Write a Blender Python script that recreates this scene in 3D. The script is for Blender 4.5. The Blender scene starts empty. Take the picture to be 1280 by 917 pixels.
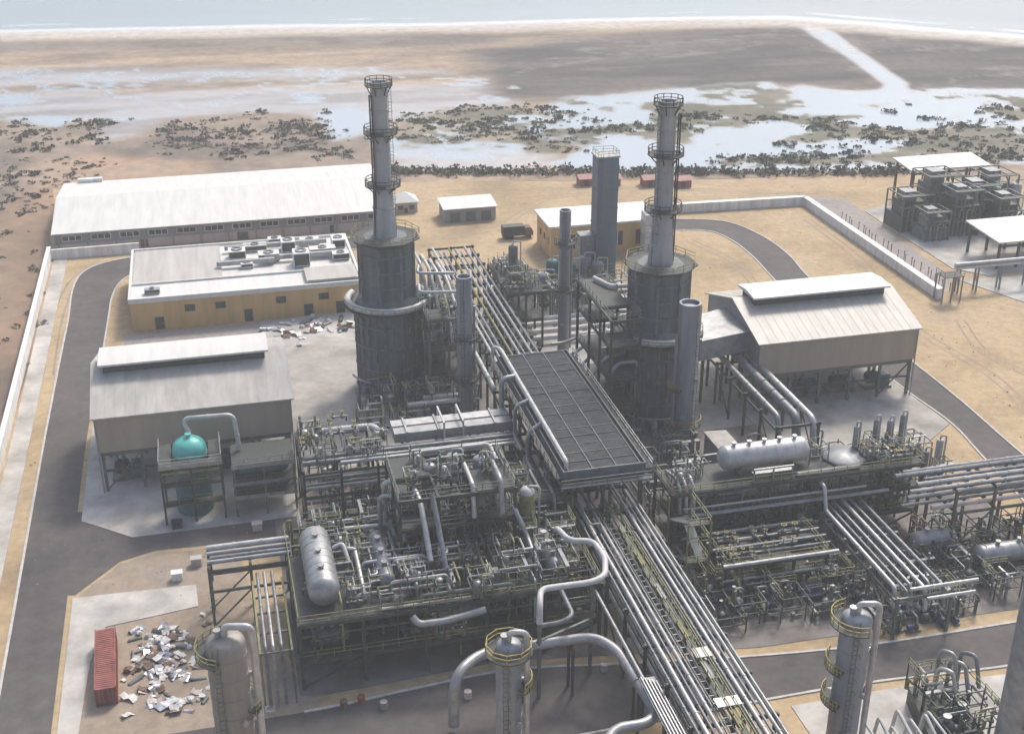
import bpy, math, random
from mathutils import Vector, Matrix
from mathutils.geometry import tessellate_polygon
R = math.radians
rnd = random.Random(7)
scene = bpy.context.scene
C = scene.collection

# ------------------------------------------------------------------ camera, sky, sun, exposure
IMW, IMH, FPX, CAMH, HORIZON, YAW = 1280.0, 917.0, 1600.0, 100.0, -277.0, 13.77
PITCH = math.atan((IMH / 2 - HORIZON) / FPX)
cam = bpy.data.objects.new('camera', bpy.data.cameras.new('camera'))
C.objects.link(cam)
cam.location = (0, 0, CAMH)
cam.rotation_euler = (R(90) - PITCH, 0, -R(YAW))
cam.data.sensor_fit = 'HORIZONTAL'
cam.data.sensor_width = 36.0
cam.data.lens = 36.0 * FPX / IMW
cam.data.clip_start = 0.5
cam.data.clip_end = 30000
scene.camera = cam

SUN_AZ, SUN_EL = 38.0, 50.0          # degrees from +Y towards +X, and above the horizon
world = bpy.data.worlds.new('World')
scene.world = world
world.use_nodes = True
wn = world.node_tree
sky = wn.nodes.new('ShaderNodeTexSky')
sky.sky_type = 'NISHITA'
sky.sun_disc = False
sky.sun_elevation = R(SUN_EL)
sky.sun_rotation = R(SUN_AZ)
sky.air_density = 1.0
sky.dust_density = 4.0
sky.ozone_density = 1.0
bg = wn.nodes['Background']
bg.inputs['Strength'].default_value = 0.15
wn.links.new(sky.outputs[0], bg.inputs['Color'])
sd = bpy.data.lights.new('sun', 'SUN')
sd.energy = 2.1
sd.angle = R(12.0)
sd.color = (1.0, 0.94, 0.85)
sun = bpy.data.objects.new('sun', sd)
C.objects.link(sun)
_d = Vector((math.sin(R(SUN_AZ)) * math.cos(R(SUN_EL)), math.cos(R(SUN_AZ)) * math.cos(R(SUN_EL)), math.sin(R(SUN_EL))))
sun.rotation_euler = (-_d).to_track_quat('-Z', 'Y').to_euler()
sun.location = (200, 200, 300)
scene.view_settings.view_transform = 'Standard'
scene.view_settings.look = 'None'
scene.view_settings.exposure = 0.5
scene.view_settings.gamma = 1.0
scene.view_settings.use_curve_mapping = False

# ------------------------------------------------------------------ surveying the photograph: a ground point for a sight line
_f = Vector((math.sin(R(YAW)) * math.cos(PITCH), math.cos(R(YAW)) * math.cos(PITCH), -math.sin(PITCH)))
_r = Vector((math.cos(R(YAW)), -math.sin(R(YAW)), 0))
_u = _r.cross(_f)
def at(px, py, z=0.0):
    d = _f + _r * ((px - IMW / 2) / FPX) - _u * ((py - IMH / 2) / FPX)
    t = (z - CAMH) / d.z
    return (d.x * t, d.y * t)

# ------------------------------------------------------------------ materials
MATS = {}
def mat(name, col, rough=0.6, metal=0.0, var=0.18, scale=0.6, col2=None, bump=0.0, bscale=6.0, streak=False, spec=0.5, stretch=None):
    m = bpy.data.materials.new(name)
    m.use_nodes = True
    nt = m.node_tree
    b = nt.nodes['Principled BSDF']
    b.inputs['Roughness'].default_value = rough
    b.inputs['Metallic'].default_value = metal
    b.inputs['Specular IOR Level'].default_value = spec
    tc = nt.nodes.new('ShaderNodeNewGeometry')
    n = nt.nodes.new('ShaderNodeTexNoise')
    n.inputs['Scale'].default_value = scale
    n.inputs['Detail'].default_value = 6
    n.inputs['Roughness'].default_value = 0.62
    src = tc.outputs['Position']
    if streak or stretch:
        mp = nt.nodes.new('ShaderNodeMapping')
        mp.inputs['Scale'].default_value = stretch or (1.0, 1.0, 0.12)
        nt.links.new(src, mp.inputs['Vector'])
        src = mp.outputs['Vector']
    nt.links.new(src, n.inputs['Vector'])
    rp = nt.nodes.new('ShaderNodeValToRGB')
    c2 = col2 or tuple(c * (1 - 2 * var) for c in col)
    c1 = tuple(min(1, c * (1 + var)) for c in col) if not col2 else col
    rp.color_ramp.elements[0].position = 0.32
    rp.color_ramp.elements[1].position = 0.68
    rp.color_ramp.elements[0].color = (*c2, 1)
    rp.color_ramp.elements[1].color = (*c1, 1)
    nt.links.new(n.outputs['Fac'], rp.inputs['Fac'])
    nt.links.new(rp.outputs['Color'], b.inputs['Base Color'])
    if bump:
        n2 = nt.nodes.new('ShaderNodeTexNoise')
        n2.inputs['Scale'].default_value = bscale
        n2.inputs['Detail'].default_value = 5
        nt.links.new(tc.outputs['Position'], n2.inputs['Vector'])
        bp = nt.nodes.new('ShaderNodeBump')
        bp.inputs['Strength'].default_value = bump
        bp.inputs['Distance'].default_value = 0.1
        nt.links.new(n2.outputs['Fac'], bp.inputs['Height'])
        nt.links.new(bp.outputs['Normal'], b.inputs['Normal'])
    MATS[name] = m
    return m

def terrain_mat(name, cols, s1, s2, rough=0.9, fine=None, stretch=(1, 1, 1), bump=0.25):
    """ground of several colours: a broad noise picks along a ramp, a fine one breaks it up"""
    m = bpy.data.materials.new(name)
    m.use_nodes = True
    nt = m.node_tree
    b = nt.nodes['Principled BSDF']
    b.inputs['Roughness'].default_value = rough
    b.inputs['Specular IOR Level'].default_value = 0.2
    g = nt.nodes.new('ShaderNodeNewGeometry')
    mp = nt.nodes.new('ShaderNodeMapping')
    mp.inputs['Scale'].default_value = stretch
    nt.links.new(g.outputs['Position'], mp.inputs['Vector'])
    n1 = nt.nodes.new('ShaderNodeTexNoise')
    n1.inputs['Scale'].default_value = s1
    n1.inputs['Detail'].default_value = 8
    n1.inputs['Roughness'].default_value = 0.6
    nt.links.new(mp.outputs['Vector'], n1.inputs['Vector'])
    n2 = nt.nodes.new('ShaderNodeTexNoise')
    n2.inputs['Scale'].default_value = s2
    n2.inputs['Detail'].default_value = 8
    n2.inputs['Roughness'].default_value = 0.7
    nt.links.new(g.outputs['Position'], n2.inputs['Vector'])
    rp = nt.nodes.new('ShaderNodeValToRGB')
    el = rp.color_ramp.elements
    k = len(cols)
    for i, c in enumerate(cols):
        pos = 0.28 + 0.44 * i / (k - 1)
        e = el[i] if i < 2 else el.new(pos)
        e.position = pos
        e.color = (*c, 1)
    for i, c in enumerate(cols):
        el[i].position = 0.28 + 0.44 * i / (k - 1)
        el[i].color = (*c, 1)
    nt.links.new(n1.outputs['Fac'], rp.inputs['Fac'])
    mx = nt.nodes.new('ShaderNodeMixRGB')
    mx.blend_type = 'OVERLAY'
    mx.inputs['Fac'].default_value = 0.55
    nt.links.new(rp.outputs['Color'], mx.inputs['Color1'])
    nt.links.new(n2.outputs['Fac'], mx.inputs['Color2'])
    nt.links.new(mx.outputs['Color'], b.inputs['Base Color'])
    if bump:
        bp = nt.nodes.new('ShaderNodeBump')
        bp.inputs['Strength'].default_value = bump
        bp.inputs['Distance'].default_value = 0.3
        nt.links.new(n2.outputs['Fac'], bp.inputs['Height'])
        nt.links.new(bp.outputs['Normal'], b.inputs['Normal'])
    MATS[name] = m
    return m

mat('roof_white', (0.62, 0.61, 0.575), 0.5, var=0.06, scale=0.7, stretch=(1.0, 0.09, 1.0))
mat('roof_grey', (0.43, 0.41, 0.37), 0.5, var=0.11, scale=0.7, stretch=(1.0, 0.09, 1.0))
mat('wall_beige', (0.38, 0.31, 0.24), 0.7, var=0.07, scale=0.4, streak=True)
mat('wall_grey', (0.27, 0.27, 0.28), 0.7, var=0.08, scale=0.4, streak=True)
mat('wall_ochre', (0.58, 0.38, 0.16), 0.8, var=0.10, scale=0.35, streak=True)
mat('wall_white', (0.72, 0.72, 0.70), 0.8, var=0.12, scale=0.8, streak=True)
mat('wall_pink', (0.50, 0.43, 0.40), 0.8, var=0.08, scale=0.5, streak=True)
mat('dark_glass', (0.03, 0.035, 0.045), 0.2, var=0.1)
mat('steel_dark', (0.046, 0.058, 0.053), 0.6, metal=0.2, var=0.25, scale=1.0)
mat('steel_grey', (0.125, 0.142, 0.132), 0.55, metal=0.3, var=0.22, scale=0.9)
mat('steel_green', (0.11, 0.14, 0.12), 0.6, var=0.25, scale=0.8)
mat('grating', (0.052, 0.060, 0.058), 0.7, metal=0.2, var=0.2, scale=3.0)
mat('teal_paint', (0.035, 0.13, 0.14), 0.5, var=0.2, scale=0.8)
mat('turquoise', (0.10, 0.46, 0.41), 0.45, var=0.06, scale=0.8)
mat('alu', (0.32, 0.33, 0.335), 0.45, metal=0.45, var=0.16, scale=0.7)
mat('alu_bright', (0.46, 0.46, 0.455), 0.42, metal=0.35, var=0.13, scale=0.7)
mat('alu_dull', (0.20, 0.215, 0.23), 0.5, metal=0.4, var=0.2, scale=1.3)
mat('heater_shell', (0.115, 0.140, 0.138), 0.6, metal=0.15, var=0.25, scale=0.7, streak=True)
mat('heater_rib', (0.15, 0.175, 0.172), 0.6, metal=0.15, var=0.25, scale=0.7)
mat('stack_grey', (0.36, 0.37, 0.38), 0.55, metal=0.15, var=0.2, scale=0.35, streak=True)
mat('column_grey', (0.26, 0.28, 0.305), 0.5, metal=0.3, var=0.18, scale=0.6, streak=True)
mat('column_tan', (0.25, 0.235, 0.215), 0.55, metal=0.25, var=0.15, scale=0.6, streak=True)
mat('tower_blue', (0.10, 0.15, 0.195), 0.55, metal=0.1, var=0.15, scale=0.4, streak=True)
mat('ring_white', (0.50, 0.50, 0.49), 0.5, var=0.12, scale=0.8)
mat('yellow', (0.33, 0.265, 0.06), 0.6, var=0.2, scale=0.8)
mat('yellow_green', (0.215, 0.21, 0.085), 0.65, var=0.25, scale=0.8)
mat('cooler_fin', (0.075, 0.085, 0.095), 0.5, metal=0.4, var=0.25, scale=0.8)
mat('cooler_frame', (0.11, 0.13, 0.145), 0.55, metal=0.2, var=0.2, scale=0.8)
mat('rust_red', (0.27, 0.080, 0.065), 0.65, var=0.25, scale=0.9)
mat('roof_red', (0.33, 0.13, 0.12), 0.6, var=0.15, scale=0.9)
mat('blue_paint', (0.035, 0.055, 0.16), 0.5, var=0.2, scale=0.9)
mat('navy_machine', (0.045, 0.052, 0.07), 0.65, metal=0.2, var=0.25, scale=1.5)
mat('rust_brown', (0.16, 0.10, 0.07), 0.8, var=0.3, scale=1.2)
mat('scrap_white', (0.58, 0.57, 0.55), 0.6, var=0.2, scale=1.5)
mat('scrap_silver', (0.52, 0.53, 0.56), 0.35, metal=0.5, var=0.25, scale=1.5)
mat('black_rubber', (0.02, 0.02, 0.02), 0.8, var=0.1)
mat('concrete', (0.37, 0.35, 0.315), 0.9, var=0.2, scale=0.18, bump=0.1)
mat('concrete_pale', (0.46, 0.44, 0.405), 0.9, var=0.22, scale=0.15, bump=0.1)
mat('concrete_dirty', (0.19, 0.172, 0.155), 0.9, var=0.22, scale=0.22, bump=0.1)
mat('kerbstone', (0.50, 0.48, 0.45), 0.9, var=0.12, scale=1.0)
mat('bark', (0.09, 0.07, 0.05), 0.9)
mat('leaf_dark', (0.120, 0.122, 0.080), 0.85, var=0.45, scale=0.12)
mat('leaf_green', (0.155, 0.168, 0.095), 0.85, var=0.45, scale=0.12)
mat('leaf_dry', (0.21, 0.18, 0.13), 0.9, var=0.4, scale=0.12)
terrain_mat('sand', [(0.27, 0.19, 0.12), (0.38, 0.27, 0.17), (0.44, 0.335, 0.215), (0.35, 0.27, 0.19)], 0.02, 0.35)
terrain_mat('yard_sand', [(0.25, 0.19, 0.12), (0.36, 0.27, 0.16), (0.44, 0.335, 0.205), (0.37, 0.29, 0.195)], 0.045, 0.55)
terrain_mat('scrub_soil', [(0.11, 0.088, 0.07), (0.20, 0.15, 0.11), (0.30, 0.21, 0.145), (0.34, 0.215, 0.13)], 0.02, 0.18)
terrain_mat('mud', [(0.30, 0.285, 0.28), (0.38, 0.36, 0.35), (0.33, 0.32, 0.33)], 0.016, 0.15, rough=0.55, stretch=(0.4, 1.4, 1))
terrain_mat('far_tan', [(0.24, 0.205, 0.175), (0.42, 0.34, 0.265), (0.33, 0.305, 0.285)], 0.01, 0.09, stretch=(0.25, 1.6, 1))
terrain_mat('far_dark', [(0.10, 0.092, 0.085), (0.175, 0.16, 0.142), (0.13, 0.122, 0.112)], 0.012, 0.09, stretch=(0.3, 1.6, 1))
terrain_mat('beach', [(0.44, 0.39, 0.33), (0.58, 0.54, 0.48)], 0.012, 0.1, stretch=(0.3, 1.6, 1))
terrain_mat('surf', [(0.62, 0.64, 0.65), (0.74, 0.75, 0.75)], 0.01, 0.05, stretch=(0.3, 1.6, 1))
terrain_mat('marsh_soil', [(0.11, 0.105, 0.08), (0.17, 0.155, 0.12), (0.13, 0.14, 0.09)], 0.02, 0.2)
terrain_mat('asphalt', [(0.060, 0.057, 0.057), (0.088, 0.082, 0.080), (0.115, 0.105, 0.098), (0.076, 0.072, 0.072)], 0.045, 0.5, rough=0.85, bump=0.1)
terrain_mat('dirt', [(0.20, 0.165, 0.13), (0.31, 0.25, 0.19), (0.27, 0.235, 0.20)], 0.06, 0.6)
terrain_mat('gravel', [(0.22, 0.20, 0.19), (0.32, 0.29, 0.265), (0.27, 0.25, 0.24)], 0.05, 0.8)

def flats_mat():
    m = bpy.data.materials.new('flats')
    m.use_nodes = True
    nt = m.node_tree
    b = nt.nodes['Principled BSDF']
    b.inputs['Specular IOR Level'].default_value = 0.4
    at_ = nt.nodes.new('ShaderNodeVertexColor')
    at_.layer_name = 'soil'
    g = nt.nodes.new('ShaderNodeNewGeometry')
    n2 = nt.nodes.new('ShaderNodeTexNoise')
    n2.inputs['Scale'].default_value = 0.22
    n2.inputs['Detail'].default_value = 8
    n2.inputs['Roughness'].default_value = 0.7
    nt.links.new(g.outputs['Position'], n2.inputs['Vector'])
    mx = nt.nodes.new('ShaderNodeMixRGB')
    mx.blend_type = 'OVERLAY'
    nt.links.new(at_.outputs['Color'], mx.inputs['Color1'])
    nt.links.new(n2.outputs['Fac'], mx.inputs['Color2'])
    dry = nt.nodes.new('ShaderNodeMath')
    dry.operation = 'MULTIPLY'
    dry.inputs[1].default_value = 0.7
    nt.links.new(at_.outputs['Alpha'], dry.inputs[0])          # alpha: how dry the ground is
    nt.links.new(dry.outputs[0], mx.inputs['Fac'])
    nt.links.new(mx.outputs['Color'], b.inputs['Base Color'])
    ro = nt.nodes.new('ShaderNodeMapRange')
    ro.inputs['To Min'].default_value = 0.12
    ro.inputs['To Max'].default_value = 0.95
    nt.links.new(at_.outputs['Alpha'], ro.inputs['Value'])
    nt.links.new(ro.outputs['Result'], b.inputs['Roughness'])
    MATS['flats'] = m
flats_mat()

def water_mat(name, col, rough, wave, wscale):
    m = bpy.data.materials.new(name)
    m.use_nodes = True
    nt = m.node_tree
    b = nt.nodes['Principled BSDF']
    b.inputs['Base Color'].default_value = (*col, 1)
    b.inputs['Roughness'].default_value = rough
    b.inputs['IOR'].default_value = 1.33
    g = nt.nodes.new('ShaderNodeNewGeometry')
    n = nt.nodes.new('ShaderNodeTexNoise')
    n.inputs['Scale'].default_value = wscale
    n.inputs['Detail'].default_value = 4
    nt.links.new(g.outputs['Position'], n.inputs['Vector'])
    bp = nt.nodes.new('ShaderNodeBump')
    bp.inputs['Strength'].default_value = wave
    bp.inputs['Distance'].default_value = 0.3
    nt.links.new(n.outputs['Fac'], bp.inputs['Height'])
    nt.links.new(bp.outputs['Normal'], b.inputs['Normal'])
    MATS[name] = m
water_mat('water', (0.40, 0.43, 0.45), 0.15, 0.25, 0.3)
water_mat('sea_water', (0.27, 0.34, 0.37), 0.25, 0.5, 0.08)

# ------------------------------------------------------------------ mesh building
def wloc(o):
    v = Vector((0, 0, 0))
    while o is not None:
        v += o.location
        o = o.parent
    return v

def tag(o, label=None, cat=None, group=None, kind=None):
    if label: o['label'] = label
    if cat: o['category'] = cat
    if group: o['group'] = group
    if kind: o['kind'] = kind
    return o

def thing(name, label, cat, loc=(0, 0, 0), group=None):
    o = bpy.data.objects.new(name, None)
    o.empty_display_size = 1.0
    C.objects.link(o)
    o.location = T(loc)
    return tag(o, label, cat, group)

# local plan of each area: plan metres are laid out from a datum and may be drawn at another scale than the site grid
class Plan:
    p = (0.0, 0.0); w = (0.0, 0.0); s = (1.0, 1.0, 1.0); k = 1.0
def zone(px=0.0, py=0.0, wx=0.0, wy=0.0, sx=1.0, sy=1.0, sz=1.0, k=None):
    Plan.p, Plan.w, Plan.s = (px, py), (wx, wy), (sx, sy, sz)
    Plan.k = k if k else (sx * sy) ** 0.5
def T(p):
    return Vector((Plan.w[0] + (p[0] - Plan.p[0]) * Plan.s[0], Plan.w[1] + (p[1] - Plan.p[1]) * Plan.s[1], p[2] * Plan.s[2]))

class MB:
    def __init__(s):
        s.v = []
        s.f = []
    def add(s, vs, fs):
        return s.raw([T(p) for p in vs], fs)
    def raw(s, vs, fs):
        k = len(s.v)
        s.v += [tuple(p) for p in vs]
        s.f += [tuple(i + k for i in f) for f in fs]
        return s
    def box(s, x0, y0, z0, x1, y1, z1):
        return s.add([(x0, y0, z0), (x1, y0, z0), (x1, y1, z0), (x0, y1, z0), (x0, y0, z1), (x1, y0, z1), (x1, y1, z1), (x0, y1, z1)],
                     [(3, 2, 1, 0), (4, 5, 6, 7), (0, 1, 5, 4), (1, 2, 6, 5), (2, 3, 7, 6), (3, 0, 4, 7)])
    def bar(s, p, q, w, h=None):
        return s.rawbar(T(p), T(q), w, h)
    def rawbar(s, p, q, w, h=None):
        d = (q - p).normalized()
        a = d.cross(Vector((0, 0, 1)))
        a = a.normalized() if a.length > 1e-4 else Vector((1, 0, 0))
        b = a.cross(d)
        a, b = a * w / 2, b * (h or w) / 2
        vs = [c + i * a + j * b for c in (p, q) for i, j in ((-1, -1), (1, -1), (1, 1), (-1, 1))]
        return s.raw(vs, [(0, 1, 2, 3), (7, 6, 5, 4), (4, 5, 1, 0), (5, 6, 2, 1), (6, 7, 3, 2), (7, 4, 0, 3)])
    def tube(s, pts, r, n=10, caps=True):
        pts = [T(p) for p in pts]
        r = [q * Plan.k for q in r] if isinstance(r, (list, tuple)) else r * Plan.k
        rings = []
        prev = None
        for i, p in enumerate(pts):
            if i == 0: t = (pts[1] - p).normalized()
            elif i == len(pts) - 1: t = (p - pts[i - 1]).normalized()
            else: t = ((p - pts[i - 1]).normalized() + (pts[i + 1] - p).normalized()).normalized()
            if prev is None:
                a = t.cross(Vector((0, 0, 1)))
                if a.length < 1e-3: a = Vector((1, 0, 0))
                a.normalize()
            else:
                a = (prev - t * prev.dot(t)).normalized()
            prev = a
            b = t.cross(a)
            rr = r[i] if isinstance(r, (list, tuple)) else r
            rings.append([p + (a * math.cos(2 * math.pi * k / n) + b * math.sin(2 * math.pi * k / n)) * rr for k in range(n)])
        vs = [q for ring in rings for q in ring]
        fs = []
        for i in range(len(rings) - 1):
            for k in range(n):
                fs.append((i * n + k, i * n + (k + 1) % n, (i + 1) * n + (k + 1) % n, (i + 1) * n + k))
        if caps:
            fs.append(tuple(range(n))[::-1])
            fs.append(tuple(len(vs) - n + k for k in range(n)))
        return s.raw(vs, fs)
    def lathe(s, c, prof, n=20, axis='z', flat=0.0):
        """profile of (radius, height) turned about an axis through c"""
        vs, fs = [], []
        c = T(c)
        hs = Plan.s['xyz'.index(axis)]
        for r, h in prof:
            r, h = r * Plan.k, h * hs
            for k in range(n):
                a = 2 * math.pi * (k + flat) / n
                u, w = r * math.cos(a), r * math.sin(a)
                vs.append((c[0] + u, c[1] + w, c[2] + h) if axis == 'z' else (c[0] + h, c[1] + u, c[2] + w) if axis == 'x' else (c[0] + w, c[1] + h, c[2] + u))
        m = len(prof)
        for i in range(m - 1):
            for k in range(n):
                fs.append((i * n + k, i * n + (k + 1) % n, (i + 1) * n + (k + 1) % n, (i + 1) * n + k))
        fs.append(tuple(range(n))[::-1])
        fs.append(tuple((m - 1) * n + k for k in range(n)))
        return s.raw(vs, fs)
    def ring(s, c, r0, r1, z0, z1, n=28, a0=0.0, a1=360.0):
        """flat annulus with thickness, or an arc of it"""
        full = abs(a1 - a0) > 359.9
        c = T((c[0], c[1], 0))
        r0, r1, z0, z1 = r0 * Plan.k, r1 * Plan.k, z0 * Plan.s[2], z1 * Plan.s[2]
        m = n if full else n + 1
        vs = []
        for k in range(m):
            a = R(a0 + (a1 - a0) * k / n)
            ca, sa = math.cos(a), math.sin(a)
            vs += [(c[0] + r0 * ca, c[1] + r0 * sa, z0), (c[0] + r1 * ca, c[1] + r1 * sa, z0), (c[0] + r1 * ca, c[1] + r1 * sa, z1), (c[0] + r0 * ca, c[1] + r0 * sa, z1)]
        fs = []
        for k in range(n):
            a, b = 4 * k, 4 * ((k + 1) % m)
            for i in range(4):
                fs.append((a + i, a + (i + 1) % 4, b + (i + 1) % 4, b + i))
        if not full:
            fs += [(0, 1, 2, 3)[::-1], tuple(4 * n + i for i in range(4))]
        return s.raw(vs, fs)
    def prism(s, poly, z0, z1):
        n = len(poly)
        area = sum(poly[i][0] * poly[(i + 1) % n][1] - poly[(i + 1) % n][0] * poly[i][1] for i in range(n))
        if area < 0: poly = poly[::-1]
        tri = tessellate_polygon([[Vector((p[0], p[1], 0)) for p in poly]])
        vs = [(p[0], p[1], z0) for p in poly] + [(p[0], p[1], z1) for p in poly]
        fs = []
        for t in tri:
            a, b, c = (Vector((*poly[i], 0)) for i in t)
            if (b - a).cross(c - a).z < 0: t = t[::-1]
            fs.append(tuple(i + n for i in t))
            fs.append(tuple(t[::-1]))
        for i in range(n):
            fs.append((i, (i + 1) % n, n + (i + 1) % n, n + i))
        return s.add(vs, fs)
    def rail(s, pts, h=1.1, w=0.07, step=2.0, closed=False):
        """handrail: two rails and posts along a line"""
        pts = [T(p) for p in pts]
        if closed: pts.append(pts[0])
        for a, b in zip(pts, pts[1:]):
            for zz in (h, h * 0.5):
                s.rawbar(a + Vector((0, 0, zz)), b + Vector((0, 0, zz)), w)
            L = (b - a).length
            k = max(1, round(L / step))
            for i in range(k):
                p = a.lerp(b, i / k)
                s.rawbar(p, p + Vector((0, 0, h)), w)
        s.rawbar(pts[-1], pts[-1] + Vector((0, 0, h)), w)
        return s
    def mesh(s, name, m, off=(0, 0, 0), sharp=38):
        me = bpy.data.meshes.new(name)
        me.from_pydata([(v[0] - off[0], v[1] - off[1], v[2] - off[2]) for v in s.v], [], s.f)
        me.materials.append(MATS[m])
        me.polygons.foreach_set('use_smooth', [True] * len(me.polygons))
        me.update()
        me.set_sharp_from_angle(angle=R(sharp))
        return me
    def part(s, name, m, parent, label=None):
        me = s.mesh(name, m, wloc(parent))
        o = bpy.data.objects.new(name, me)
        C.objects.link(o)
        o.parent = parent
        if label: o['label'] = label
        return o
    def solo(s, name, m, label=None, cat=None, group=None, kind=None):
        xs, ys, zs = zip(*s.v)
        off = ((min(xs) + max(xs)) / 2, (min(ys) + max(ys)) / 2, min(zs))
        o = bpy.data.objects.new(name, s.mesh(name, m, off))
        o.location = off
        C.objects.link(o)
        return tag(o, label, cat, group, kind)

_unit = {}
def beam(parent, name, p, q, w, m, h=None):
    """one straight steel member, sharing its mesh with every other member of that material"""
    if m not in _unit:
        u = MB()
        u.raw([(x, y, z) for z in (-.5, .5) for x, y in ((-.5, -.5), (.5, -.5), (.5, .5), (-.5, .5))], [(3, 2, 1, 0), (4, 5, 6, 7), (0, 1, 5, 4), (1, 2, 6, 5), (2, 3, 7, 6), (3, 0, 4, 7)])
        _unit[m] = u.mesh('member', m)
    p, q = T(p), T(q)
    d = q - p
    o = bpy.data.objects.new(name, _unit[m])
    z = d.normalized()
    a = Vector((0, 0, 1)).cross(z)
    a = a.normalized() if a.length > 1e-4 else Vector((1, 0, 0))
    b = z.cross(a)
    o.rotation_euler = Matrix((a, b, z)).transposed().to_euler()
    o.scale = (w, h or w, d.length)
    o.location = (p + q) / 2 - wloc(parent)
    C.objects.link(o)
    o.parent = parent
    return o

def copy_tree(o, parent=None):
    c = o.copy()
    C.objects.link(c)
    c.parent = parent
    for ch in o.children:
        copy_tree(ch, c)
    return c

def fillet(pts, rad, n=5):
    pts = [Vector(p) for p in pts]
    out = [pts[0]]
    for a, b, c in zip(pts, pts[1:], pts[2:]):
        u, w = (a - b), (c - b)
        r = min(rad, u.length * 0.48, w.length * 0.48)
        p0, p1 = b + u.normalized() * r, b + w.normalized() * r
        for k in range(n + 1):
            t = k / n
            out.append(p0.lerp(b, t).lerp(b.lerp(p1, t), t))
    out.append(pts[-1])
    return out

def pipe_mesh(pts, r, n=10, bend=None, joints=4.0):
    m = MB()
    path = fillet(pts, bend if bend else r * 3.2)
    m.tube(path, r, n)
    for a, b in zip(path, path[1:]):            # cladding joints and flanges
        L = (b - a).length
        if L > joints * 0.8:
            d = (b - a).normalized()
            for i in range(1, int(L / joints) + 1):
                c = a + d * (i * L / (int(L / joints) + 1))
                m.tube([c - d * 0.09, c + d * 0.09], r * 1.13 + 0.015, n)
    return m

def pipe(pts, r, label, m='alu', group=None, n=10, bend=None, joints=4.0, name='pipe'):
    return pipe_mesh(pts, r, n, bend, joints).solo(name, m, label, 'pipe', group)

ORD = ['first', 'second', 'third', 'fourth', 'fifth', 'sixth', 'seventh', 'eighth', 'ninth', 'tenth', 'eleventh', 'twelfth', 'thirteenth', 'fourteenth', 'fifteenth', 'sixteenth']

def number_group(group, base):
    """give each member of a group its own label by its row and its place in the row"""
    obs = [o for o in C.objects if o.get('group') == group and o.parent is None]
    obs.sort(key=lambda o: o.location.y)
    n = len(obs)
    rows = max(1, -(-n // 12))
    per = -(-n // rows)
    rn = [('',), ('front row', 'back row'), ('front row', 'middle row', 'back row')][rows - 1] if rows < 4 else [f'{q} row' for q in ORD[:rows]]
    for k in range(rows):
        for i, o in enumerate(sorted(obs[k * per:(k + 1) * per], key=lambda o: o.location.x)):
            o['label'] = f'{base}, {rn[k] + ", " if rows > 1 else ""}{ORD[i]} from left'

# ================================================================== THE SETTING
def jag(pts, amp, rng, levels=4):
    """break a closed outline into an irregular natural edge"""
    for _ in range(levels):
        out = []
        for i, a in enumerate(pts):
            b = pts[(i + 1) % len(pts)]
            L = math.hypot(b[0] - a[0], b[1] - a[1])
            out.append(a)
            if L > 6:
                k = min(amp, L * 0.12)
                out.append(((a[0] + b[0]) / 2 + rng.uniform(-k, k), (a[1] + b[1]) / 2 + rng.uniform(-k, k) * 0.5))
        pts = out
        amp *= 0.6
    return pts

def ground_sheet(name, pts, z, m, kind='structure'):
    tri = tessellate_polygon([[Vector((p[0], p[1], 0)) for p in pts]])
    mb = MB()
    fs = []
    for t in tri:
        a, b, c = (Vector((*pts[i], 0)) for i in t)
        n = (b - a).cross(c - a).z
        if abs(n) < 1e-6: continue
        fs.append(tuple(t) if n > 0 else tuple(t[::-1]))
    mb.add([(p[0], p[1], z) for p in pts], fs)
    return mb.solo(name, m, kind=kind)

def px_sheet(name, pxs, z, m, amp=0, seed=1, levels=4):
    if amp: pxs = jag(pxs, amp, random.Random(seed), levels)
    return ground_sheet(name, [at(x, max(y, -8)) for x, y in pxs], z, m)

ground_sheet('ground', [(-12000, -400), (14000, -400), (14000, 14000), (-12000, 14000)], 0.0, 'sand')

# the sea and the flats before it: one sheet of ground whose soil, mud, dark ground and shallow water grade into each other
import numpy as np
coast = [(-900, 70), (-300, 50), (0, 41), (200, 37), (420, 33), (640, 29), (800, 26), (980, 24), (1060, 30), (1180, 39), (1280, 48), (1500, 62), (2100, 95)]
ground_sheet('sea', [at(x, y - 16) for x, y in coast] + [(14000, 1400), (14000, 13900), (-11900, 13900), (-11900, 1400)], 0.02, 'sea_water')
def vnoise(x, y, seed):
    xi, yi = np.floor(x).astype(np.int64), np.floor(y).astype(np.int64)
    fx, fy = x - xi, y - yi
    fx, fy = fx * fx * (3 - 2 * fx), fy * fy * (3 - 2 * fy)
    def h(a, b):
        v = (a * 374761393 + b * 668265263 + seed * 974634777) & 0x7fffffff
        v = ((v ^ (v >> 13)) * 1274126177) & 0x7fffffff
        return ((v ^ (v >> 16)) & 0xffff) / 65535.0
    return (h(xi, yi) * (1 - fx) + h(xi + 1, yi) * fx) * (1 - fy) + (h(xi, yi + 1) * (1 - fx) + h(xi + 1, yi + 1) * fx) * fy
def fbm(x, y, s, seed, octv=5):
    v, a, t = 0, 1.0, 0
    for o in range(octv):
        v = v + a * vnoise(x / s, y / s, seed + o)
        t += a
        a *= 0.55
        s *= 0.5
    return v / t
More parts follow.
